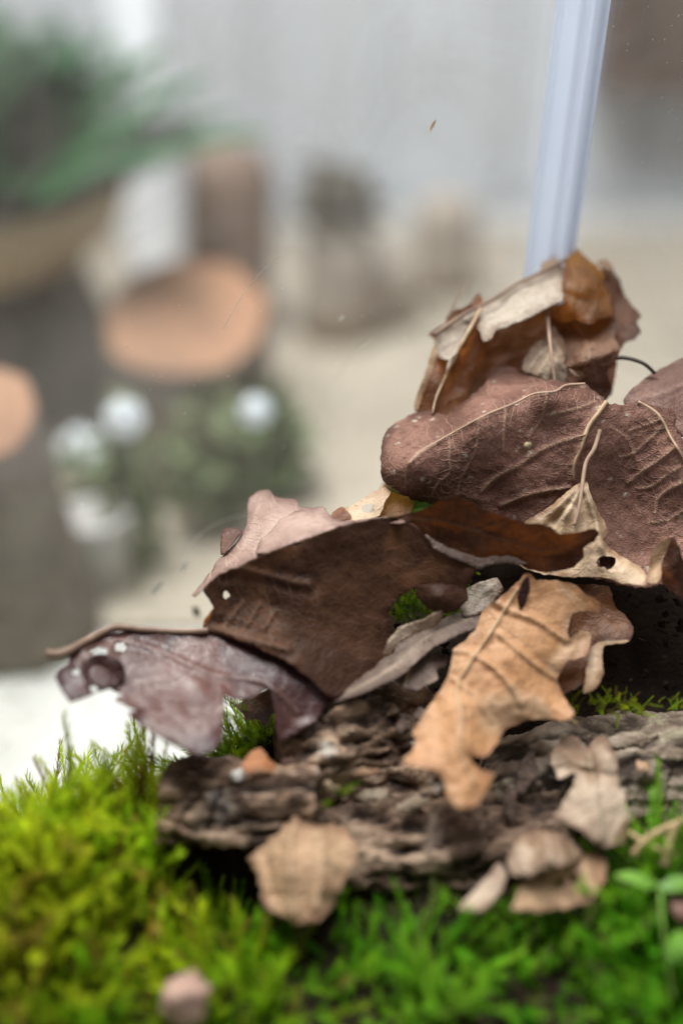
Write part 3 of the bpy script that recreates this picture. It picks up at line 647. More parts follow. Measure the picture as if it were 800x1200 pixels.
FR = Blade('front_face', [(238, 690), (257, 674), (280, 663), (315, 648), (340, 638), (370, 627), (395, 618), (420, 611), (445, 607), (462, 606), (485, 615), (500, 630), (520, 645), (545, 658), (558, 668), (548, 685), (540, 700), (520, 700), (500, 693), (485, 690), (468, 700), (455, 718), (462, 740), (462, 762), (450, 786), (420, 806), (388, 818), (370, 802), (340, 778), (300, 758), (270, 748), (241, 742), (238, 734), (247, 722), (250, 712), (243, 700)],
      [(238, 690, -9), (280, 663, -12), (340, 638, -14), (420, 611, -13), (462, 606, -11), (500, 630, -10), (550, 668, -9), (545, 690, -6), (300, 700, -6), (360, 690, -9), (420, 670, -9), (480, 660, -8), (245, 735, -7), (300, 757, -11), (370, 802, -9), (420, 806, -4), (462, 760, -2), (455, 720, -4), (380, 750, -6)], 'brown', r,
      [([(262, 668), (280, 666), (295, 669), (320, 675), (345, 682), (362, 684)], 4.0), ([(240, 736), (270, 742), (302, 751), (337, 761)], 4.0), ([(262, 735), (275, 718), (285, 706)], 2.5), ([(283, 740), (296, 722), (304, 708)], 2.5), ([(308, 738), (322, 716)], 2.5)],
      holes=[(265, 697, 3.5, 4.5)], grid=3.2, wrinkle=.45, fine=.08, pillow=1.2)
FR.veinlets('vl_brown', r, 11, (18, 50), 1.5, .7)
Blade('torn_edge', [(240, 734), (247, 722), (251, 712), (246, 718), (240, 726), (238, 733)], [(240, 734, -8), (251, 712, -8), (240, 726, -9)], 'rust', r, grid=3)
# --- purple glossy leaf
r = leaf_root('dry_leaf', 235, 880, -8, 'glossy purple brown leaf with holes reaching out over the moss', group=G)
PU = Blade('blade', [(82, 763), (100, 752), (120, 741), (135, 736), (155, 737), (185, 738), (210, 740), (240, 737), (275, 742), (305, 752), (345, 775), (385, 815), (380, 830), (370, 846), (345, 860), (329, 868), (324, 855), (322, 830), (316, 808), (295, 819), (277, 820), (263, 816), (262, 840), (261, 866), (248, 880), (235, 886), (220, 880), (205, 874), (190, 865), (172, 854), (160, 846), (150, 835), (160, 833), (142, 824), (135, 819), (142, 814), (130, 808), (117, 810), (97, 819), (82, 822), (74, 810), (65, 793), (68, 785), (80, 777)],
      [(82, 770, -16), (120, 742, -8), (185, 738, -6), (240, 738, -5), (305, 752, -5), (385, 815, -4), (345, 858, -7), (329, 866, -8), (316, 808, -10), (277, 819, -12), (262, 845, -16), (235, 885, -20), (190, 862, -18), (140, 815, -16), (97, 818, -20), (66, 793, -20), (180, 790, -13), (230, 810, -15), (270, 780, -9), (110, 780, -17)], 'purple', r,
      [([(120, 745), (180, 760), (250, 790), (310, 800), (350, 835)], 3.0), ([(240, 738), (270, 744), (300, 753)], 3)],
      holes=[(115, 763, 11, 6), (141, 758, 7, 6.5), (89, 786, 5, 4.5), (101, 786, 4, 4), (110, 807, 4.5, 3.5)], grid=3.2, wrinkle=.32, fine=.04, curl=-.6)
PU.veinlets('vl_purple', r, 14, (18, 45), 1.4, .6)
Blade('curled_hole', [(94, 776), (108, 768), (122, 766), (138, 772), (147, 786), (146, 798), (136, 806), (118, 806), (104, 802), (98, 790)], [(94, 776, -19), (138, 772, -17), (146, 798, -17), (104, 802, -20), (120, 786, -16)], 'purpledark', r, grid=3, holes=[(122, 790, 3, 2.5)])
px_tube('rolled_edge', [(54, 766, -20), (66, 767, -19), (82, 762, -17.5), (100, 752, -13.5), (120, 741, -10), (138, 735, -8.5), (170, 738, -7), (210, 740, -7), (244, 739, -7)], 10, M['ribdark'], r)
g = Blade('dry_leaf', [(276, 826), (288, 818), (306, 812), (322, 806), (330, 830), (318, 838), (312, 852), (300, 842), (286, 846), (284, 836)], [(276, 826, 10), (322, 806, 6), (330, 832, 4), (286, 846, 5), (305, 830, 10)], 'rustdark', None, grid=3, wrinkle=.8, jag=2.5).o
tag(g, 'dark dead leaf scrap in the gap under the glossy purple leaf', 'leaf', G)
# --- tan oak leaf
r = leaf_root('dry_leaf', 560, 930, -12, 'broad tan lobed oak leaf draped down over the log', group=G)
H = Blade('blade', [(617, 671), (606, 682), (584, 701), (565, 716), (559, 735), (546, 750), (531, 761), (529, 776), (520, 802), (497, 836), (482, 859), (488, 866), (482, 881), (473, 889), (476, 897), (497, 900), (512, 904), (522, 919), (524, 937), (540, 949), (556, 944), (563, 936), (572, 922), (580, 906), (562, 902), (550, 886), (569, 887), (584, 870), (591, 855), (617, 844), (640, 842), (662, 844), (673, 836), (666, 825), (655, 806), (653, 795), (664, 774), (672, 773), (685, 769), (691, 757), (692, 742), (681, 738), (668, 748), (664, 739), (670, 720), (685, 716), (700, 717), (703, 706), (685, 696), (674, 686), (647, 679), (628, 680), (622, 672)],
      [(617, 672, -9.6), (565, 716, -4.8), (531, 762, -6.4), (497, 836, -9.6), (476, 893, -15.2), (524, 937, -16.0), (560, 930, -15.2), (569, 885, -12.8), (600, 852, -8.0), (665, 842, -11.2), (655, 800, -5.6), (690, 760, -6.4), (690, 740, -5.6), (702, 708, -9.6), (650, 680, -6.4), (600, 760, -10.4), (580, 800, -11.2), (545, 850, -14.4), (620, 810, -10.4), (625, 720, -8.0), (640, 770, -8.0)], 'tan', r,
      [([(576, 703), (599, 716), (629, 727), (662, 750)], 3.0), ([(584, 742), (606, 761), (629, 780), (651, 795)], 2.6), ([(531, 762), (554, 765), (576, 780), (599, 802), (610, 825)], 3.0), ([(529, 795), (555, 815), (575, 845)], 2.4)],
      grid=2.8, wrinkle=.7, pillow=1.2, creases=[([(576, 703), (629, 727), (662, 750)], -1.3, 14), ([(584, 742), (629, 780), (651, 795)], -1.2, 13), ([(531, 762), (576, 780), (610, 825)], -1.5, 14), ([(575, 740), (535, 806), (539, 877), (556, 918)], -2.0, 18)], ribs=[([(606, 690), (575, 740), (548, 780), (535, 806), (541, 840), (539, 877), (556, 918)], 3.4, 'midrib')], ribmat='rib')
H.veinlets('vl_tan', r, 12, (14, 36), 1.3, .6, angle=55)
Blade('torn_flap', [(660, 690), (690, 685), (713, 688), (720, 710), (733, 722), (742, 735), (737, 752), (722, 753), (707, 752), (694, 765), (684, 800), (655, 815), (648, 785), (660, 750)], [(660, 690, 0), (713, 688, 2), (742, 738, -1.6), (707, 752, 0), (684, 800, -0.8), (650, 800, 0), (690, 730, 3)], 'rust', r, grid=3.2)
Blade('torn_flap', [(690, 762), (700, 752), (720, 751), (738, 750), (730, 754), (709, 756), (705, 768), (706, 790), (698, 807), (683, 812), (686, 790)], [(690, 762, -3.2), (720, 751, -4.0), (705, 775, -4.8), (690, 810, -5.6), (738, 750, -3.2)], 'star', r, grid=3)
Blade('stain', [(612, 680), (619, 676), (621, 690), (616, 708), (609, 715), (606, 700)], [(612, 680, -13.2), (621, 690, -12.5), (609, 714, -9.6)], 'purpledark', r, grid=3)
# --- small pieces behind the brown leaf
r = leaf_root('dry_leaf', 430, 605, 6, 'small cream torn leaf peeping out between the brown and mauve leaves', group=G)
Blade('blade', [(388, 603), (405, 595), (418, 588), (430, 580), (443, 572), (455, 564), (458, 575), (451, 588), (444, 604), (425, 612), (397, 614)], [(388, 603, 2), (455, 565, 4), (444, 604, -3), (425, 590, -1), (400, 610, -3)], 'star', r, grid=3, holes=[(431, 595, 9, 5.5)])
Blade('curled_edge', [(389, 600), (400, 594), (408, 600), (412, 607), (400, 610), (390, 607)], [(389, 600, -2), (408, 600, -3), (400, 610, -4)], 'rust', r, grid=3)
Blade('underside', [(455, 575), (470, 580), (484, 586), (482, 600), (466, 608), (448, 606), (443, 600), (450, 588)], [(455, 575, 5), (484, 586, 4), (466, 606, 0), (443, 600, 2)], 'amber', r, grid=3)
g = Blade('green_leaf', [(480, 590), (490, 586), (505, 588), (512, 594), (498, 602), (482, 603)], [(480, 590, 5), (512, 594, 4), (498, 602, 2)], 'greenleaf', None, grid=3).o
tag(g, 'bright green leaf bit showing under the mauve leaf', 'leaf')
# --- grey brown strips in the middle
g = Blade('dry_leaf', [(562, 722), (560, 734), (535, 745), (512, 756), (492, 771), (470, 791), (440, 806), (412, 817), (390, 822), (396, 806), (420, 795), (440, 780), (452, 764), (472, 750), (500, 735), (525, 722), (545, 716)],
      [(562, 722, -3), (512, 756, -7), (440, 806, -9), (392, 820, -6), (452, 764, -1), (525, 722, 0), (480, 770, -4)], 'greybrown', None, [([(552, 724), (500, 748), (455, 785), (410, 810)], 2.5)], grid=3.2, wrinkle=.6).o
tag(g, 'narrow grey brown leaf strip beside the tan oak leaf', 'leaf', G)
g = Blade('dry_leaf', [(449, 768), (456, 750), (466, 736), (482, 730), (500, 724), (520, 712), (519, 722), (510, 734), (488, 742), (470, 752), (456, 768)], [(449, 768, -5), (466, 736, -7), (520, 713, -8), (488, 742, -4)], 'paleleaf', None, grid=3).o
tag(g, 'small curled pale leaf scrap under the green gap', 'leaf', G)
g = Blade('dry_leaf', [(482, 770), (497, 768), (512, 766), (525, 767), (522, 780), (512, 785), (513, 796), (500, 803), (490, 808), (472, 806), (457, 794), (470, 782)], [(482, 770, 0), (525, 768, 1), (490, 806, -4), (457, 794, -3), (495, 785, -2)], 'greybrown', None, grid=3, ribs=[([(484, 774), (477, 790), (474, 804)], 4.5)]).o
tag(g, 'small grey leaf scrap with one pale rib left of the oak leaf', 'leaf', G)
g = Blade('dry_leaf', [(543, 692), (560, 683), (582, 677), (590, 690), (578, 706), (562, 718), (545, 722), (538, 712)], [(543, 692, 0), (582, 678, 0), (562, 718, -3), (578, 706, -2), (560, 698, -2)], 'greytan', None, [([(545, 715), (560, 700), (584, 682)], 2), ([(550, 690), (562, 695), (575, 690)], 1.6)], grid=3).o
tag(g, 'wrinkled grey tan leaf scrap behind the top of the oak leaf', 'leaf', G)
g = Blade('dry_leaf', [(486, 696), (490, 687), (505, 684), (522, 684), (545, 688), (548, 702), (536, 715), (516, 719), (500, 712), (492, 704)], [(486, 696, -5), (522, 684, -8), (548, 702, -6), (516, 719, -7), (515, 700, -10)], 'brown', None, grid=3).o
tag(g, 'small purple grey leaf chip hanging below the brown leaf', 'leaf', G)
# --- right edge leaf and stem
r = leaf_root('dry_leaf', 780, 495, 6, 'red brown leaf behind the mauve leaf by the right pane', group=G)
Blade('blade', [(730, 470), (737, 458), (750, 447), (762, 439), (775, 431), (800, 419), (825, 412), (838, 450), (830, 510), (800, 512), (780, 498), (750, 488), (734, 480)], [(730, 470, 5), (775, 431, 8), (825, 415, 4), (830, 500, -2), (780, 490, 1), (780, 460, 2)], 'redbrown', r, [([(740, 470), (780, 458), (825, 440)], 3)], grid=3.4)
px_tube('stem', [(716, 421, 9), (726, 419, 7), (740, 421, 5), (755, 427, 4), (767, 438, 5)], 6, M['stem'], r)
# --- crumpled leaf on top
r = leaf_root('dry_leaf', 620, 470, 14, 'crumpled curled leaf with grey ridge and glowing amber lobe on top of the heap', group=G)
Blade('dark_inside', [(558, 385), (580, 380), (600, 372), (640, 355), (690, 360), (716, 380), (722, 425), (716, 462), (690, 474), (640, 460), (600, 446), (570, 468), (535, 490), (520, 488), (532, 450), (545, 420)], [(558, 385, 23), (640, 355, 25), (716, 380, 25), (716, 462, 19), (640, 460, 21), (535, 488, 19), (620, 410, 29), (560, 440, 25)], 'rustdark', r, grid=3.4, wrinkle=1.2)
Blade('grey_lobe', [(540, 373), (562, 361), (580, 350), (605, 334), (635, 319), (657, 308), (661, 330), (657, 352), (640, 361), (620, 372), (600, 380), (581, 388), (575, 397), (566, 401), (561, 390), (556, 379)],
      [(540, 373, 14), (580, 351, 17), (635, 320, 20), (657, 309, 21), (655, 352, 6), (620, 371, 3), (581, 388, 3), (563, 390, 6), (610, 350, 10)], 'greytan', r, [([(600, 372), (615, 352), (632, 326)], 1.8), ([(570, 388), (590, 368), (602, 340)], 1.8)], grid=3, back='rust', wrinkle=.7)
Blade('amber_lobe', [(662, 306), (672, 290), (680, 296), (685, 300), (697, 311), (707, 320), (706, 332), (713, 341), (715, 357), (718, 368), (702, 374), (690, 380), (672, 374), (658, 378), (648, 372), (659, 355), (658, 335)],
      [(662, 306, 15), (672, 291, 20), (707, 325, 17), (715, 357, 13), (659, 340, 7), (688, 335, 6), (650, 372, 13), (685, 376, 8), (718, 368, 11), (690, 312, 14)], 'amber', r,
      [([(668, 300), (674, 330), (668, 365)], 2), ([(690, 310), (698, 335), (696, 368)], 2)], grid=2.6, wrinkle=1.2, creases=[([(662, 345), (690, 352), (714, 345)], 2.0, 8), ([(690, 305), (698, 340), (692, 375)], -1.8, 9)])
Blade('brown_lobe', [(645, 372), (660, 366), (690, 368), (716, 362), (721, 375), (719, 395), (726, 410), (720, 423), (711, 436), (716, 456), (705, 475), (660, 466), (640, 450), (636, 425), (640, 395)],
      [(650, 372, 17), (690, 370, 15), (720, 375, 13), (724, 410, 8), (690, 410, 7), (690, 392, 15), (640, 425, 17), (670, 430, 10), (712, 455, 12), (660, 465, 13)], 'rustdark', r,
      [([(655, 430), (690, 425), (715, 412)], 2), ([(668, 375), (684, 395), (690, 425)], 2)], grid=2.6, wrinkle=1.1, creases=[([(650, 400), (685, 396), (720, 392)], 2.2, 9), ([(650, 432), (690, 420), (724, 410)], -2.4, 10), ([(684, 385), (692, 405), (688, 440)], -1.5, 8)])
Blade('rear_lobe', [(704, 312), (700, 307), (710, 305), (716, 311), (719, 318), (727, 330), (732, 347), (742, 360), (751, 370), (746, 378), (751, 390), (742, 398), (732, 402), (724, 412), (704, 408), (698, 370), (700, 335)], [(704, 312, 20), (719, 318, 21), (751, 372, 17), (742, 397, 16), (724, 410, 18), (698, 370, 20), (722, 365, 23)], 'rustdark', r, grid=3)
Blade('left_lobe', [(512, 389), (530, 379), (545, 372), (560, 366), (550, 386), (542, 400), (535, 412), (527, 422), (515, 420), (509, 411), (511, 399)], [(512, 389, 13), (560, 366, 11), (535, 412, 8), (510, 412, 14), (530, 395, 15)], 'greytan', r, grid=3)
Blade('amber_strip', [(562, 364), (552, 380), (535, 412), (520, 443), (509, 468), (505, 486), (522, 488), (541, 480), (549, 462), (556, 440), (563, 425), (569, 408), (562, 390)], [(562, 364, 10), (535, 412, 7), (507, 482, 10), (541, 478, 15), (563, 425, 15), (565, 395, 12), (540, 440, 14)], 'rust', r, grid=2.6, wrinkle=1.3, creases=[([(556, 392), (545, 425), (528, 462)], 2.2, 6), ([(545, 440), (560, 430)], -1.8, 6), ([(525, 468), (545, 462)], -1.8, 6)], ribs=[([(563, 362), (550, 386), (535, 414), (520, 445), (510, 468), (506, 486)], 6, 'vein')])
Blade('outer_lobe', [(562, 344), (566, 355), (558, 366), (545, 385), (530, 410), (521, 440), (510, 470), (505, 486), (486, 482), (487, 466), (495, 445), (502, 425), (510, 400), (501, 392), (512, 385), (520, 380), (527, 367), (540, 362), (551, 356), (556, 348)], [(562, 345, 17), (527, 368, 18), (501, 392, 17), (487, 470, 15), (505, 484, 15), (530, 410, 17), (556, 366, 16), (510, 430, 13)], 'rust', r, grid=3, wrinkle=.9)
Blade('pale_rim', [(510, 400), (506, 412), (500, 432), (493, 450), (487, 466), (485, 480), (490, 480), (496, 460), (505, 438), (512, 412)], [(510, 400, 12), (500, 432, 11), (486, 478, 11), (508, 430, 12)], 'star', r, grid=3)
px_tube('midrib', [(508, 393, 10), (540, 371, 10), (562, 359, 11), (582, 348, 12), (605, 333, 13), (635, 318, 14), (655, 308, 15), (664, 303, 16)], 5.5, M['ribdark'], r)
px_tube('twig', [(524, 374, 15), (531, 360, 15), (538, 346, 15), (545, 331, 15)], 4, M['ribdark'], r)
Blade('pale_tip', [(632, 319), (634, 308), (642, 303), (650, 296), (655, 308), (645, 314)], [(632, 319, 19), (650, 297, 21), (655, 308, 19)], 'star', r, grid=3)
Blade('pale_tip', [(699, 310), (703, 304), (711, 304), (717, 312), (716, 316), (706, 314)], [(699, 310, 17), (711, 304, 18), (716, 316, 17)], 'star', r, grid=3)
# --- little fern-like scrap
r = leaf_root('dry_leaf', 650, 448, 6, 'small pleated straw leaf scrap standing in the hollow of the crumpled leaf', group=G)
Blade('blade', [(640, 398), (633, 400), (627, 400), (620, 412), (614, 422), (611, 433), (618, 438), (628, 441), (638, 446), (650, 456), (664, 456), (662, 448), (668, 441), (661, 428), (664, 412), (659, 397), (653, 388), (647, 381), (643, 388)],
      [(640, 398, 11), (612, 432, 13), (650, 456, 11), (668, 441, 13), (647, 382, 12), (628, 420, 11), (648, 425, 6), (660, 410, 12)], 'paleleaf', r,
      [([(643, 405), (628, 420), (618, 436)], 2.6), ([(644, 415), (634, 430), (628, 441)], 2.6), ([(648, 400), (658, 415)], 2), ([(650, 420), (661, 432)], 2)], grid=2.6, pillow=1.8, jag=2.2)
px_tube('stalk', [(640, 356, 10), (642, 380, 8), (645, 410, 5), (650, 450, 7)], 5, M['ribmauve'], r)
px_tube('stalk', [(664, 430, 11), (674, 440, 10), (682, 450, 11)], 3.5, M['ribmauve'], r)

# --- pieces among bark and moss
g = Blade('bark_piece', [(342, 957), (346, 948), (350, 943), (353, 960), (363, 962), (375, 966), (390, 966), (404, 970), (414, 982), (420, 996), (414, 1013), (401, 1035), (391, 1061), (375, 1078), (349, 1084), (336, 1074), (316, 1070), (307, 1055), (307, 1042), (297, 1022), (290, 1006), (303, 993), (320, 980), (333, 968)],
      [(350, 945, -6.0), (404, 972, -7.8), (418, 998, -9.0), (391, 1060, -7.8), (345, 1080, -7.2), (292, 1006, -6.0), (350, 1010, -11.4), (320, 985, -7.8)], 'barkleaf', None, [([(345, 960), (340, 1010), (345, 1070)], 3), ([(370, 975), (375, 1020), (368, 1065)], 3)], grid=2.6, thick=.4, wrinkle=.55, fine=.22, jag=3.5, creases=[([(345, 955), (338, 1010), (345, 1075)], -2.5, 9), ([(375, 965), (380, 1020), (372, 1065)], -2.5, 9), ([(310, 1000), (320, 1050)], 2.0, 8)], smoothness=.1).o
tag(g, 'broad tan bark piece leaning upright before the dark log', 'bark')
g = Blade('dry_leaf', [(647, 877), (660, 862), (677, 862), (682, 875), (689, 877), (698, 866), (710, 864), (717, 877), (725, 895), (722, 910), (730, 930), (739, 960), (733, 985), (707, 994), (682, 977), (660, 965), (649, 955), (654, 948), (662, 937), (672, 920), (672, 907), (652, 912), (647, 897)],
      [(650, 880, -4.8), (712, 868, -4.8), (725, 900, -8.4), (738, 962, -9.6), (707, 992, -10.2), (652, 953, -9.0), (690, 900, -8.4), (690, 950, -10.8), (650, 910, -6.6)], 'paleleaf', None, [([(690, 885), (698, 930), (705, 985)], 2.6), ([(693, 900), (665, 890)], 2), ([(700, 940), (672, 955)], 2)], grid=2.6, wrinkle=.6, fine=.22, thick=.3, jag=3.5, creases=[([(690, 880), (700, 985)], -2.5, 12), ([(655, 900), (720, 910)], 2.5, 9)], smoothness=.1).o
tag(g, 'bleached ragged leaf hanging over the side of the log', 'leaf')
r = leaf_root('bark_piece', 650, 1065, -14, 'pale curled bark piece half sunk in moss below the bleached leaf', 'bark')
Blade('upper_curl', [(592, 1008), (598, 992), (611, 977), (629, 970), (650, 975), (674, 987), (684, 1000), (660, 1016), (635, 1019), (620, 1029), (600, 1026)], [(592, 1010, -9.6), (629, 971, -6.0), (682, 1000, -7.2), (635, 1019, -13.2), (620, 1028, -12.0), (640, 995, -12.0)], 'paleleaf', r, [([(612, 985), (622, 1010)], 3), ([(640, 978), (648, 1010)], 3)], grid=2.6, thick=.4, wrinkle=.6, fine=.25, jag=3.5, smoothness=.1, creases=[([(605, 990), (612, 1024)], -3, 8), ([(630, 972), (636, 1018)], -3, 8), ([(655, 978), (662, 1014)], -3, 8)])
Blade('hollow_side', [(608, 1042), (620, 1026), (645, 1018), (662, 1014), (686, 999), (703, 1001), (711, 1010), (707, 1036), (692, 1057), (659, 1066), (620, 1070), (600, 1066)], [(608, 1042, -10.2), (662, 1014, -7.8), (711, 1010, -7.2), (692, 1057, -9.6), (620, 1068, -10.8), (655, 1040, -6.0)], 'barkleaf', r, grid=2.6, thick=.4, wrinkle=.6, fine=.25, jag=3.5, smoothness=.1, holes=[(672, 1030, 4, 6), (655, 1034, 3, 5)])
g = Blade('bark_piece', [(536, 1066), (552, 1046), (570, 1028), (584, 1010), (594, 1024), (586, 1046), (566, 1066)], [(536, 1066, -9.6), (584, 1012, -7.2), (594, 1024, -7.8), (566, 1064, -10.8)], 'paleleaf', None, grid=3.4, thick=1.0).o
tag(g, 'small pinkish bark sliver standing in the moss', 'bark')
g = Blade('leaf_crumb', [(282, 900), (288, 888), (295, 881), (305, 876), (312, 884), (316, 890), (323, 895), (320, 904), (304, 902), (290, 906)], [(282, 900, -9.0), (305, 877, -6.6), (322, 900, -8.4), (300, 892, -10.2)], 'crumb', None, grid=2.6).o
tag(g, 'orange leaf crumb lying on the bark shelf', 'leaf')
g = Blade('dry_leaf', [(786, 1046), (796, 1036), (815, 1034), (826, 1050), (815, 1082), (796, 1080), (786, 1066)], [(786, 1046, -12.0), (815, 1036, -10.8), (815, 1080, -13.2), (800, 1060, -15.0)], 'redbrown', None, grid=3.4).o
tag(g, 'small red brown leaf behind the pale green seedling', 'leaf')
for k, (pts, wd, lab) in enumerate([([(742, 1002, -8.4), (756, 985, -10.8), (775, 972, -10.8), (800, 962, -9.0)], 9, 'short straw twig on the moss under the log'), ([(778, 1015, -10.8), (782, 990, -12.0), (790, 968, -10.8)], 10, 'short upright brown twig at the edge of the moss'), ([(735, 975, -8.4), (760, 990, -10.8), (792, 1004, -10.8)], 7, 'thin brown twig crossing another under the log'), ([(640, 838, -2.4), (664, 842, -5.4), (676, 848, -6.0)], 4, 'tiny straw stalk beside the oak leaf lobe')]):
    tag(px_tube('twig', pts, wd, simple_mat('twig %d' % k, (.42, .30, .16), (.26, .17, .09), .7, 150, .4, 900, dist=.0004)), lab, 'twig')

# --- pinkish bud in the moss
def bud(u, v, off, r_, mat, label):
    c = P1(u, v, off); bm = bmesh.new(); bmesh.ops.create_icosphere(bm, subdivisions=4, radius=1)
    V = []; 
    for q in bm.verts:
        p = q.co.copy(); k_ = 1+.3*noise.noise(p*1.3+Vector((u, 0, 0)))+.12*noise.noise(p*4)+.05*noise.noise(p*11)
        if p.z < -.3: k_ *= 1-.35*(-.3-p.z)
        V.append(c+np.array(p*k_)*np.array([r_, r_, r_*1.05]))
    F = [[x.index for x in f.verts] for f in bm.faces]; bm.free()
    return tag(mesh_obj('seed', V, F, mat), label, 'seed')
bud(216, 1172, -9, .0062, simple_mat('pinkish seed', (.44, .29, .23), (.32, .20, .16), .7, 160, .5, 700, dist=.0008), 'round pinkish brown seed resting in the front moss')

# --- pale green seedling at the right
M['seedling'] = leaf_mat('seedling leaf', (.15, .30, .04), (.10, .23, .025), (.25, .45, .12), (.12, .3, .05), (.25, .55, .08), .25, .45, .2, 300, .3, spec=.35, edgeamt=.2)
r = leaf_root('seedling', 785, 1160, -14, 'pale green seedling with smooth leaves at the edge of the moss', 'plant')
Blade('leaf', [(720, 1024), (740, 1020), (760, 1027), (772, 1036), (760, 1042), (742, 1036), (726, 1030)], [(720, 1024, -12), (772, 1036, -14), (745, 1022, -14), (745, 1040, -17)], 'seedling', r, grid=3.4, jag=.3)
Blade('leaf', [(770, 1038), (785, 1028), (805, 1026), (818, 1034), (800, 1043), (782, 1045)], [(770, 1038, -14), (818, 1034, -16), (795, 1026, -14), (795, 1046, -17)], 'seedling', r, grid=3.4, jag=.3)
Blade('leaf', [(780, 1112), (784, 1098), (796, 1090), (812, 1096), (814, 1116), (798, 1128), (785, 1124)], [(780, 1112, -14), (812, 1092, -12), (798, 1130, -16), (795, 1110, -18)], 'seedling', r, grid=3.4, jag=.3)
px_tube('stem', [(772, 1038, -13), (774, 1060, -13), (776, 1090, -12), (782, 1130, -9), (788, 1170, -7)], 5, simple_mat('seedling stem', (.20, .36, .06), (.17, .26, .05), .5), r)

# ================================================================== MOSS
def moss_mat():
    m, nt, out = new_mat('moss'); L = nt.links.new
    c = attr(nt, "tint").outputs["Color"]
    p = N(nt, "ShaderNodeBsdfPrincipled", Roughness=.45); L(c, p.inputs["Base Color"]); p.inputs["Specular IOR Level"].default_value = .4
    t = N(nt, "ShaderNodeBsdfTranslucent"); L(mix(nt, 1.0, c, (1.5, 1.35, .8), 'MULTIPLY'), t.inputs["Color"])
    ms = N(nt, "ShaderNodeMixShader"); ms.inputs[0].default_value = .38
    L(p.outputs[0], ms.inputs[1]); L(t.outputs[0], ms.inputs[2]); L(ms.outputs[0], out.inputs[0]); return m
M['moss'] = moss_mat()
def shoot(nleaf, length, spread, llen, seed):
    """one moss stem along +z with small curved leaves all round; returns verts, tris, height fraction"""
    r_ = np.random.default_rng(seed); V = []; F = []; H_ = []
    bend = r_.uniform(-.35, .35, 2)
    def axis(t): return np.array([bend[0]*t*t, bend[1]*t*t, t])*length
    n = 5
    for i in range(n):
        t = i/(n-1); c = axis(t)
        for j in range(3):
            a = j*2.094; V.append(c+.00028*(1-.6*t)*np.array([math.cos(a), math.sin(a), 0])); H_.append(t*.4)
    for i in range(n-1):
        for j in range(3):
            a, b_, c_, d_ = i*3+j, i*3+(j+1) % 3, (i+1)*3+(j+1) % 3, (i+1)*3+j
            F += [(a, b_, c_), (a, c_, d_)]
    for k_ in range(nleaf):
        t = .12+.88*(k_+r_.uniform(0, .6))/nleaf; a = k_*2.399+r_.uniform(-.3, .3)
        base = axis(min(t, 1)); el = spread*(1-.55*t)+r_.uniform(-.15, .15)
        d = np.array([math.cos(a)*math.sin(el), math.sin(a)*math.sin(el), math.cos(el)])
        side = np.array([-math.sin(a), math.cos(a), 0]); ll = llen*(1-.35*t)*r_.uniform(.75, 1.2); wd = ll*.05
        mid = base+d*ll*.5+np.array([0, 0, .08*ll]); tip = base+d*ll+np.array([0, 0, (-.05 if el > .8 else .12)*ll])
        b0 = len(V); V += [base-side*wd*.5, base+side*wd*.5, mid+side*wd, mid-side*wd, tip]
        H_ += [t*.6, t*.6, .3+t*.7, .3+t*.7, .5+t*.7]
        F += [(b0, b0+1, b0+2), (b0, b0+2, b0+3), (b0+3, b0+2, b0+4)]
    return np.array(V), np.array(F), np.clip(np.array(H_), 0, 1)
protos = [shoot(100, rng.uniform(.85, 1.15)*.027, 1.0, .0056, 100+i) for i in range(5)]+[shoot(96, .034, .85, .0052, 200+i) for i in range(4)]+[shoot(84, .020, 1.2, .0060, 300+i) for i in range(3)]
def frame(nrm, spin):
    nrm = nrm/np.linalg.norm(nrm); a = np.cross(nrm, [.31, .77, .2]); a /= np.linalg.norm(a); b_ = np.cross(nrm, a)
    c, s_ = math.cos(spin), math.sin(spin)
    return np.c_[a*c+b_*s_, -a*s_+b_*c, nrm]
def build_moss(name, pts, label, smin, smax, dullness=0.0):
    VV, FF, CC = [], [], []; base = 0
    for (x, y, z, nx_, ny_, nz_) in pts:
        V, F_, H_ = protos[rng.integers(len(protos))]
        s_ = rng.uniform(smin, smax)
        nrm = np.array([nx_, ny_, nz_])+rng.normal(0, .32, 3)
        R = frame(nrm, rng.uniform(0, 6.28))
        VV.append(V*s_@R.T+np.array([x, y, z])); FF.append(F_+base); base += len(V)
        q = noise.noise(Vector((x*38, y*38, 1.7))); q2 = noise.noise(Vector((x*95, y*95, 7.7)))
        g1 = np.array([.18, .42, .012]); g2 = np.array([.50, .60, .030]); br = np.array([.30, .185, .055])
        left = np.clip((-.035-x)/.04, 0, 1)*np.clip((y-.19)/.03, 0, 1)
        c = g1+(g2-g1)*np.clip(.42+q*.9+left*.6+rng.normal(0, .22), 0, 1)
        if rng.random() < .08+.5*max(0, q2): c = c*.2+br*.8*rng.uniform(.5, 1.2)
        fr_ = np.clip((x+.03)/.05, 0, 1)*np.clip((.26-y)/.03, 0, 1); c = c*np.array([1-.38*fr_, 1-.08*fr_, 1+.6*fr_])
        c = c*(1-dullness*.5)*rng.uniform(.65, 1.25)
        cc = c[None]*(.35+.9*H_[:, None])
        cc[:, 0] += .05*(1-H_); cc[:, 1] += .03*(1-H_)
        CC.append(np.clip(cc, 0, 1))
    o = mesh_obj(name, np.vstack(VV), np.vstack(FF), M['moss'], None, True, {"tint": np.vstack(CC)})
    return tag(o, label, 'moss', kind='stuff')
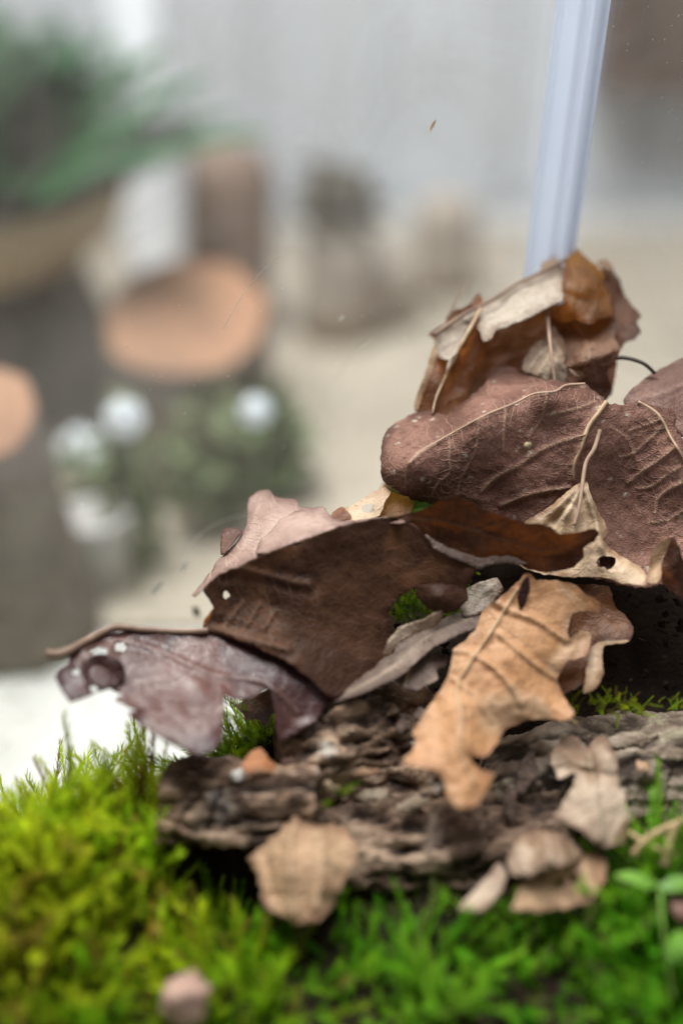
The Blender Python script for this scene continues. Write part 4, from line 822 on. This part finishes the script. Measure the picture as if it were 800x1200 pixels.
poly = np.array([(-80, 1010), (-40, 985), (10, 955), (45, 915), (70, 885), (105, 862), (160, 850), (215, 840), (262, 822), (300, 818), (330, 838), (328, 878), (280, 890), (195, 905), (185, 960), (188, 1050), (212, 1085), (300, 1108), (340, 1104), (400, 1064), (440, 1050), (520, 1042), (560, 1044), (600, 1078), (690, 1076), (716, 1052), (750, 1030), (800, 1012), (890, 1000), (900, 1330), (-90, 1330)], float)
n_try = 26000
X = rng.uniform(-.125, .125, n_try); Y = rng.uniform(.15, .30, n_try); Z = ground_z(X, Y)
e = .002
NX = -(ground_z(X+e, Y)-ground_z(X-e, Y))/(2*e); NY = -(ground_z(X, Y+e)-ground_z(X, Y-e))/(2*e)
uu, vv, dd = project(np.c_[X, Y, Z])
hol = np.array([noise.noise(Vector((x*42, y*42, 5.5)))+.5*noise.noise(Vector((x*120, y*120, 2.5))) for x, y in zip(X, Y)])
hole_px = (uu > 250) & (uu < 335) & (vv > 805) & (vv < 885)
keep = ~(hole_px & (rng.random(n_try) < .55)) & inside(poly, np.c_[uu, vv]) & (Z > .03) & (rng.random(n_try) < np.clip(.9+hol*1.6, .12, 1))
idx = np.where(keep)[0][:4600]
nl = 1/np.sqrt(NX**2+NY**2+1)
hum = np.array([noise.noise(Vector((X[i]*42, Y[i]*42, 5.5))) for i in idx])*.017+np.array([noise.noise(Vector((X[i]*110, Y[i]*110, 9.5))) for i in idx])*.006
hgx = np.array([noise.noise(Vector((X[i]*42+.1, Y[i]*42, 5.5)))-noise.noise(Vector((X[i]*42-.1, Y[i]*42, 5.5))) for i in idx]); hgy = np.array([noise.noise(Vector((X[i]*42, Y[i]*42+.1, 5.5)))-noise.noise(Vector((X[i]*42, Y[i]*42-.1, 5.5))) for i in idx])
pts = np.c_[X[idx], Y[idx], Z[idx]-.015+hum+.013*np.clip((-.025-X[idx])/.04, 0, 1)*np.clip((Y[idx]-.20)/.02, 0, 1), NX[idx]*nl[idx]*.6-hgx*2.2, NY[idx]*nl[idx]*.6-hgy*2.2, nl[idx]+.25]
build_moss('moss', pts, 'bright green feathery moss covering the ground in front', .45, 1.0)
# a few moss shoots on the log crest and in the gaps between leaves
ex = []
for (u0, u1, v0, v1, o0, o1, n) in [(640, 810, 822, 838, 4, 12, 60), (455, 500, 700, 735, 2, 8, 70), (520, 560, 705, 735, 3, 9, 40), (540, 556, 668, 684, 2, 6, 14), (470, 512, 588, 600, 8, 12, 20), (385, 402, 928, 945, -5, -2, 10), (730, 800, 985, 1010, -10, -4, 60)]:
    for _ in range(n):
        p = P1(rng.uniform(u0, u1), rng.uniform(v0, v1), rng.uniform(o0, o1)); ex.append((*p, 0, -.4, .8))
build_moss('moss', ex, 'sparse dark moss tufts between the leaves and on the log', .15, .30, .6)

# dark crumbs of soil and litter between the bark and the leaves
V = []; F = []
for _ in range(200):
    u, v = rng.uniform(380, 820), rng.uniform(690, 815)
    c = P1(u, v, rng.uniform(4, 16)); s_ = rng.uniform(.0006, .0024)
    A = frame(rng.normal(0, 1, 3), 0); b0 = len(V)
    for d in ((1, 0, 0), (-1, 0, 0), (0, .8, 0), (0, -.8, 0), (0, 0, .35), (0, 0, -.35)): V.append(c+s_*A@(np.array(d)*rng.uniform(.6, 1.3)))
    for f in ((0, 2, 4), (2, 1, 4), (1, 3, 4), (3, 0, 4), (2, 0, 5), (1, 2, 5), (3, 1, 5), (0, 3, 5)): F.append(tuple(b0+q for q in f))
tag(mesh_obj('leaf_litter', V, F, simple_mat('litter crumbs', (.026, .017, .012), (.014, .009, .007), .95, 150, spec=.05), None, False), 'dark crumbly litter in the shade between leaves and log', 'litter', kind='stuff')

V = []; F = []
for _ in range(60):
    c = np.array([rng.uniform(-.20, -.06), rng.uniform(.30, .50), .003]); s_ = rng.uniform(.0006, .0022)
    A = frame(rng.normal(0, 1, 3), 0); b0 = len(V)
    for d in ((1, 0, 0), (-1, 0, 0), (0, .8, 0), (0, -.8, 0), (0, 0, .5), (0, 0, -.5)): V.append(c+s_*A@(np.array(d)*rng.uniform(.6, 1.3)))
    for f in ((0, 2, 4), (2, 1, 4), (1, 3, 4), (3, 0, 4), (2, 0, 5), (1, 2, 5), (3, 1, 5), (0, 3, 5)): F.append(tuple(b0+q for q in f))
tag(mesh_obj('soil_crumbs', V, F, M['soil'], None, False), 'dark soil crumbs dropped on the white table', 'crumbs', kind='stuff')
# ================================================================== BEYOND THE GLASS
def lathe(name, cx, cy, prof_, mat, parent=None, k=40, wob=0.0):
    V = []; 
    for (r_, z) in prof_:
        for j in range(k):
            a = 2*math.pi*j/k; rr = r_*(1+wob*noise.noise(Vector((math.cos(a)*1.5, math.sin(a)*1.5, z*20+cx*9))))
            V.append((cx+rr*math.cos(a), cy+rr*math.sin(a), z))
    n = len(prof_)
    F = [(i*k+j, i*k+(j+1) % k, (i+1)*k+(j+1) % k, (i+1)*k+j) for i in range(n-1) for j in range(k)]
    if prof_[0][0] > 0: F.append(tuple(range(k))[::-1])
    if prof_[-1][0] > 0: F.append(tuple(range((n-1)*k, n*k)))
    return mesh_obj(name, V, F, mat, parent, True)
tag(box('felt_mat', (-.62, .50, 0.0005), (.95, 1.38, .004), M['mat'], None, .001), 'flat beige felt mat on the white table behind the tank', 'mat')
def sawn_mat(name, a_, b_):
    m, nt, out = new_mat(name); L = nt.links.new
    co = objco(nt, 2.0); wv = N(nt, "ShaderNodeTexWave", Scale=55.0, Distortion=2.5, Detail=3.0); wv.wave_type = 'RINGS'; wv.rings_direction = 'Z'
    L(objco(nt, 0), wv.inputs["Vector"])
    col = mix(nt, wv.outputs["Fac"], a_, b_); col = mix(nt, math_n(nt, 'MULTIPLY', ramp(nt, noise_n(nt, co, 30, 4), .45, .65), .5), col, [x*.65 for x in b_])
    col = mix(nt, math_n(nt, 'MULTIPLY', ramp(nt, noise_n(nt, objco(nt, 5.0), 11, 3), .42, .62), .55), col, [x*.5 for x in a_])
    p = N(nt, "ShaderNodeBsdfPrincipled", Roughness=.65); L(col, p.inputs["Base Color"]); L(p.outputs[0], out.inputs[0]); return m
M['sawn'] = sawn_mat('sawn wood', (.31, .150, .072), (.23, .102, .045))
M['sawn_old'] = simple_mat('sawn orange wood', (.46, .265, .150), (.38, .205, .105), .6, 30, .2, 200)
M['stumpbark'] = simple_mat('stump bark', (.19, .155, .135), (.12, .095, .085), .85, 50, .8, 160, dist=.004, c3=(.2, .16, .14))
M['brownwood'] = simple_mat('brown wood', (.20, .135, .105), (.145, .095, .075), .7, 30, .4, 160, dist=.002)
M['tanwood'] = simple_mat('weathered tan wood', (.36, .31, .26), (.29, .25, .21), .8, 30, .4, 160, dist=.002)
M['basket'] = simple_mat('pale wooden bowl', (.72, .56, .36), (.62, .47, .29), .6, 14, .2, 160)
M['white'] = simple_mat('white plastic', (.84, .87, .93), (.80, .83, .90), .4, 10, .02)
M['ceramic'] = simple_mat('white glazed clay', (.46, .45, .44), (.42, .41, .40), .35, 10, .02)
M['petal'] = simple_mat('white glint petal', (.88, .93, .98), (.82, .89, .97), .5, 60, .1)
M['fern'] = simple_mat('dark fern', (.018, .085, .024), (.010, .050, .015), .5, 40, .1)
M['bushy'] = simple_mat('mid green leaves', (.17, .215, .11), (.13, .17, .085), .5, 40, .1)
M['sprig'] = simple_mat('dry grey sprig', (.14, .125, .10), (.10, .09, .07), .7, 40, .1)
def stump(name, x, y, h, r_, label, tilt=0, taper=1.1, barkm='stumpbark', topm='sawn', rings=True, yawd=0):
    root = empty(name, (x, y, 0.004), label, 'stump', None)
    k = 40; V = []; n = 14
    tv = math.tan(math.radians(tilt))
    for i in range(n):
        t = i/(n-1)
        for j in range(k):
            a = 2*math.pi*j/k; rr = r_*(taper+(1-taper)*t)*(1+.07*noise.noise(Vector((math.cos(a)*2.4+x*9, math.sin(a)*2.4, t*2)))+.03*noise.noise(Vector((math.cos(a)*7, math.sin(a)*7, t*5+x))))
            px, py = rr*math.cos(a), rr*math.sin(a)
            V.append((x+px, y+py, .004+(h-.004)*t+t*tv*py))
    F = [(i*k+j, i*k+(j+1) % k, (i+1)*k+(j+1) % k, (i+1)*k+j) for i in range(n-1) for j in range(k)]+[tuple(range(k))[::-1]]
    mesh_obj('bark', V, F, M[barkm], root)
    # sawn face with growth rings
    V2 = []; nr = 9; top = np.array(V[(n-1)*k:]); cen = np.array([x, y, h])
    for i in range(nr):
        f = (i+.001)/(nr-1)
        for j in range(k): V2.append(cen+(top[j]-cen)*f*.995+np.array([0, 0, .0006+.0012*(i % 2)]))
    F2 = [(i*k+j, i*k+(j+1) % k, (i+1)*k+(j+1) % k, (i+1)*k+j) for i in range(nr-1) for j in range(k)]
    mesh_obj('sawn_top', V2, F2, M[topm], root)
    return root
q = at_y(217, 365, .70); stump('sawn_stump', q[0], q[1], q[2]-.003, .053, 'tilted stump with broad pale orange sawn top', 23)
q = at_y(-14, 487, .50); stump('sawn_stump', q[0], q[1], q[2], .023, 'dark barked stump with small orange sawn top nearest the glass', 34, 1.85)
# round-topped brown log and weathered stumps
def round_log(x, y, h, r_, label, mat, name='wooden_post', k=36):
    pr = [(r_*1.08, .004), (r_*1.04, h*.3), (r_, h*.6), (r_*.97, h*.8), (r_*.86, h*.91), (r_*.6, h*.975), (r_*.3, h*.995), (0, h)]
    return tag(lathe(name, x, y, pr, mat, None, k, .18), label, 'post')
q = at_y(266, 168, 1.0); round_log(q[0], q[1], q[2], .040, 'dark brown round-topped wooden post behind the sawn stump', M['brownwood'])
q = at_y(525, 226, 1.12); round_log(q[0], q[1], q[2], .031, 'narrow weathered tan post standing alone before the grey wall', M['tanwood'])
q = at_y(398, 262, .98); round_log(q[0], q[1], q[2], .034, 'low greyish tan post under the dry sprig', M['tanwood'])
q = at_y(458, 300, 1.02); round_log(q[0], q[1], q[2], .030, 'short weathered tan post between two taller posts', M['tanwood'])
# white upright
q = at_y(182, 295, 1.15); qt = at_y(165, -60, 1.15)
pst = box('white_upright', (q[0]-.026, q[1]-.02, 0.004), (q[0]+.026, q[1]+.02, .62), M['white'], None, .006)
tag(pst, 'tall white upright bar standing behind the potted fern', 'post')
# bowl with fern on a bark pedestal
bc = (-.36, .87); R0 = .193
ped = empty('pedestal', (bc[0], bc[1], .004), 'dark bark pedestal under the pale wooden bowl', 'pedestal')
lathe('trunk', bc[0], bc[1], [(.185, .004), (.175, .04), (.165, .075), (.16, .100)], M['stumpbark'], ped, 48, .12)
bowl = empty('planter_bowl', (bc[0], bc[1], .101), 'wide pale wooden bowl filled with dark soil', 'bowl')
lathe('wall', bc[0], bc[1], [(.12, .101), (.160, .108), (.180, .125), (.190, .145), (R0, .162), (R0-.004, .166), (R0-.012, .163), (.172, .140), (.15, .128)], M['basket'], bowl, 64)
lathe('soil', bc[0], bc[1], [(.174, .148), (.12, .153), (.05, .156), (0, .157)], M['soil'], bowl, 40)
fern = empty('fern', (bc[0], bc[1], .155), 'dark green bushy fern growing in the pale wooden bowl', 'fern')
for i in range(170):
    a = rng.uniform(0, 6.28); ln = rng.uniform(.10, .22); el = rng.uniform(.55, 1.5); bx_, by_ = bc[0]+.085+rng.normal(0, .035), bc[1]-.03+rng.normal(0, .045)
    V = []; F = []; npn = 16
    d = np.array([math.cos(a), math.sin(a), 0])
    def ax(t): return np.array([bx_, by_, .155])+d*ln*t*math.cos(el)*1.1+np.array([0, 0, ln*(math.sin(el)*t-.32*t*t)])
    s_ = np.array([-math.sin(a), math.cos(a), 0])
    for k_ in range(npn):
        t = .15+.85*k_/npn; p = ax(t); pl = .036*math.sin(math.pi*min(1, t*.9+.08))+.004
        for sg in (-1, 1):
            b0 = len(V); tip = p+s_*sg*pl+d*pl*.35+np.array([0, 0, -.15*pl]); wv = d*.0045
            V += [p-wv, p+wv, (p+tip)/2+wv*1.3+np.array([0, 0, .003]), (p+tip)/2-wv*1.3+np.array([0, 0, .003]), tip]; F += [(b0, b0+1, b0+2, b0+3), (b0+3, b0+2, b0+4)]
    mesh_obj('frond', V, F, M['fern'], fern)
# leafy plants, blurred highlights built as flowers and pot on the table
def bush(u, v, y, wpx, hpx, label, n=220, mat='bushy', name='leafy_plant', lsz=.012):
    base = at_y(u, v, y); base[2] = .004; s_ = np.linalg.norm(base-CAM)/FPX; W_, H_ = wpx*s_, hpx*s_
    root = empty(name, base, label, 'plant')
    tube('stem', [base, base+np.array([.003, 0, H_*.4]), base+np.array([0, .002, H_*.8])], [.003, .0025, .001], M['sprig'], root)
    V = []; F = []
    for i in range(n):
        a = rng.uniform(0, 6.28); rr = W_*.5*math.sqrt(rng.uniform(0, 1)); zz = H_*rng.uniform(.05, 1)
        rr *= math.sin(math.pi*min(1, .2+.75*zz/H_))
        p = base+np.array([rr*math.cos(a), rr*math.sin(a), zz]); A = frame(rng.normal(0, 1, 3)+np.array([0, -.3, 1.0]), rng.uniform(0, 6.28))
        l_ = lsz*rng.uniform(.6, 1.4); b0 = len(V)
        for q_ in ((-1, 0, 0), (-.2, .42, .12), (.4, .34, .1), (1, 0, -.1), (.4, -.34, .1), (-.2, -.42, .12)): V.append(p+l_*A@np.array(q_))
        F += [(b0, b0+1, b0+2, b0+3), (b0, b0+3, b0+4, b0+5)]
    mesh_obj('foliage', V, F, M[mat], root, False); return root
bush(165, 690, .57, 60, 200, 'slender green plant between the white pot and dark stump', 90)
bush(255, 650, .62, 130, 170, 'wide low green plant below the sawn stump', 90)
bush(320, 590, .66, 110, 130, 'small green plant near the brown leaf tip', 90)
bush(95, 560, .62, 90, 90, 'low green plant behind the dark stump', 60, lsz=.010)
sp = bush(395, 300, .98, 120, 70, 'dry grey sprig of leaves on the greyish tan post', 60, 'sprig', 'dry_sprig', .016)
sp.location.z = at_y(398, 268, .98)[2]-.004
tag(tube('stick', [at_y(352, 228, .985)+np.array([0, 0, 0]), at_y(372, 250, .985), at_y(398, 268, .98)], [.004, .005, .006], M['sprig']), 'thin grey stick leaning over the greyish tan post', 'stick')
def glint(u, v, y, dpx, label):  # petals and stem made up to stand for a blurred white highlight
    c = at_y(u, v, y); s_ = np.linalg.norm(c-CAM)/FPX; r_ = dpx*s_*.5
    root = empty('white_glint', (c[0], c[1], .004), label, 'glint')
    tube('stem', [np.array([c[0], c[1], .004]), np.array([c[0]+.002, c[1]+.003, c[2]*.5]), c], [.0016, .0015, .0014], M['bushy'], root)
    for i in range(7):
        a = 2*math.pi*i/7; V = []
        e1 = np.array([math.cos(a), .35*math.sin(a), .94*math.sin(a)]); e1 /= np.linalg.norm(e1); nn = np.array([0, -.94, .35]); e2 = np.cross(nn, e1)
        for (p_, q_, h_) in ((0, 0, .3), (.4, .35, .35), (.8, .38, .2), (1, 0, .05), (.8, -.38, .2), (.4, -.35, .35)): V.append(c+r_*(e1*p_+e2*q_+nn*h_*.6))
        mesh_obj('petal', V, [(0, 1, 2, 3), (0, 3, 4, 5)], M['petal'], root)
    lathe('centre', c[0], c[1], [(r_*.25, c[2]-r_*.25), (r_*.3, c[2]), (r_*.2, c[2]+r_*.22), (0, c[2]+r_*.28)], M['petal'], root, 14)
glint(146, 490, .53, 50, 'white flower beside the small orange sawn stump')
glint(300, 481, .545, 40, 'white flower standing over the wide low green plant')
glint(97, 528, .63, 56, 'white flower half hidden behind the dark stump')
q = at_y(120, 690, .545)
pot = lathe('clay_pot', q[0], q[1], [(.013, .001), (.016, .003), (.019, .03), (.0205, .046), (.0195, .050), (.0165, .049), (.014, .02), (0, .018)], M['ceramic'])
tag(pot, 'small white clay pot on the table beside the dark stump', 'pot')
# brown cabinet by the wall at the right
q = at_y(705, 112, 1.40)
cb = empty('wall_shelf', (q[0]+.3, 1.40, q[2]), 'dark brown wooden wall shelf beyond the right pane', 'shelf')
M['shelf'] = simple_mat('dark brown shelf wood', (.13, .085, .065), (.09, .058, .045), .6, 20, .2, 120, stretch=(.2, 1, 1))
box('shelf_board', (q[0], 1.42, q[2]+.0), (q[0]+.7, 1.516, q[2]+.025), M['shelf'], cb, .003)
box('back_board', (q[0]+.002, 1.49, q[2]+.026), (q[0]+.698, 1.515, q[2]+.30), M['shelf'], cb, .003)
box('side_board', (q[0]+.001, 1.422, q[2]+.026), (q[0]+.026, 1.489, q[2]+.30), M['shelf'], cb, .003)
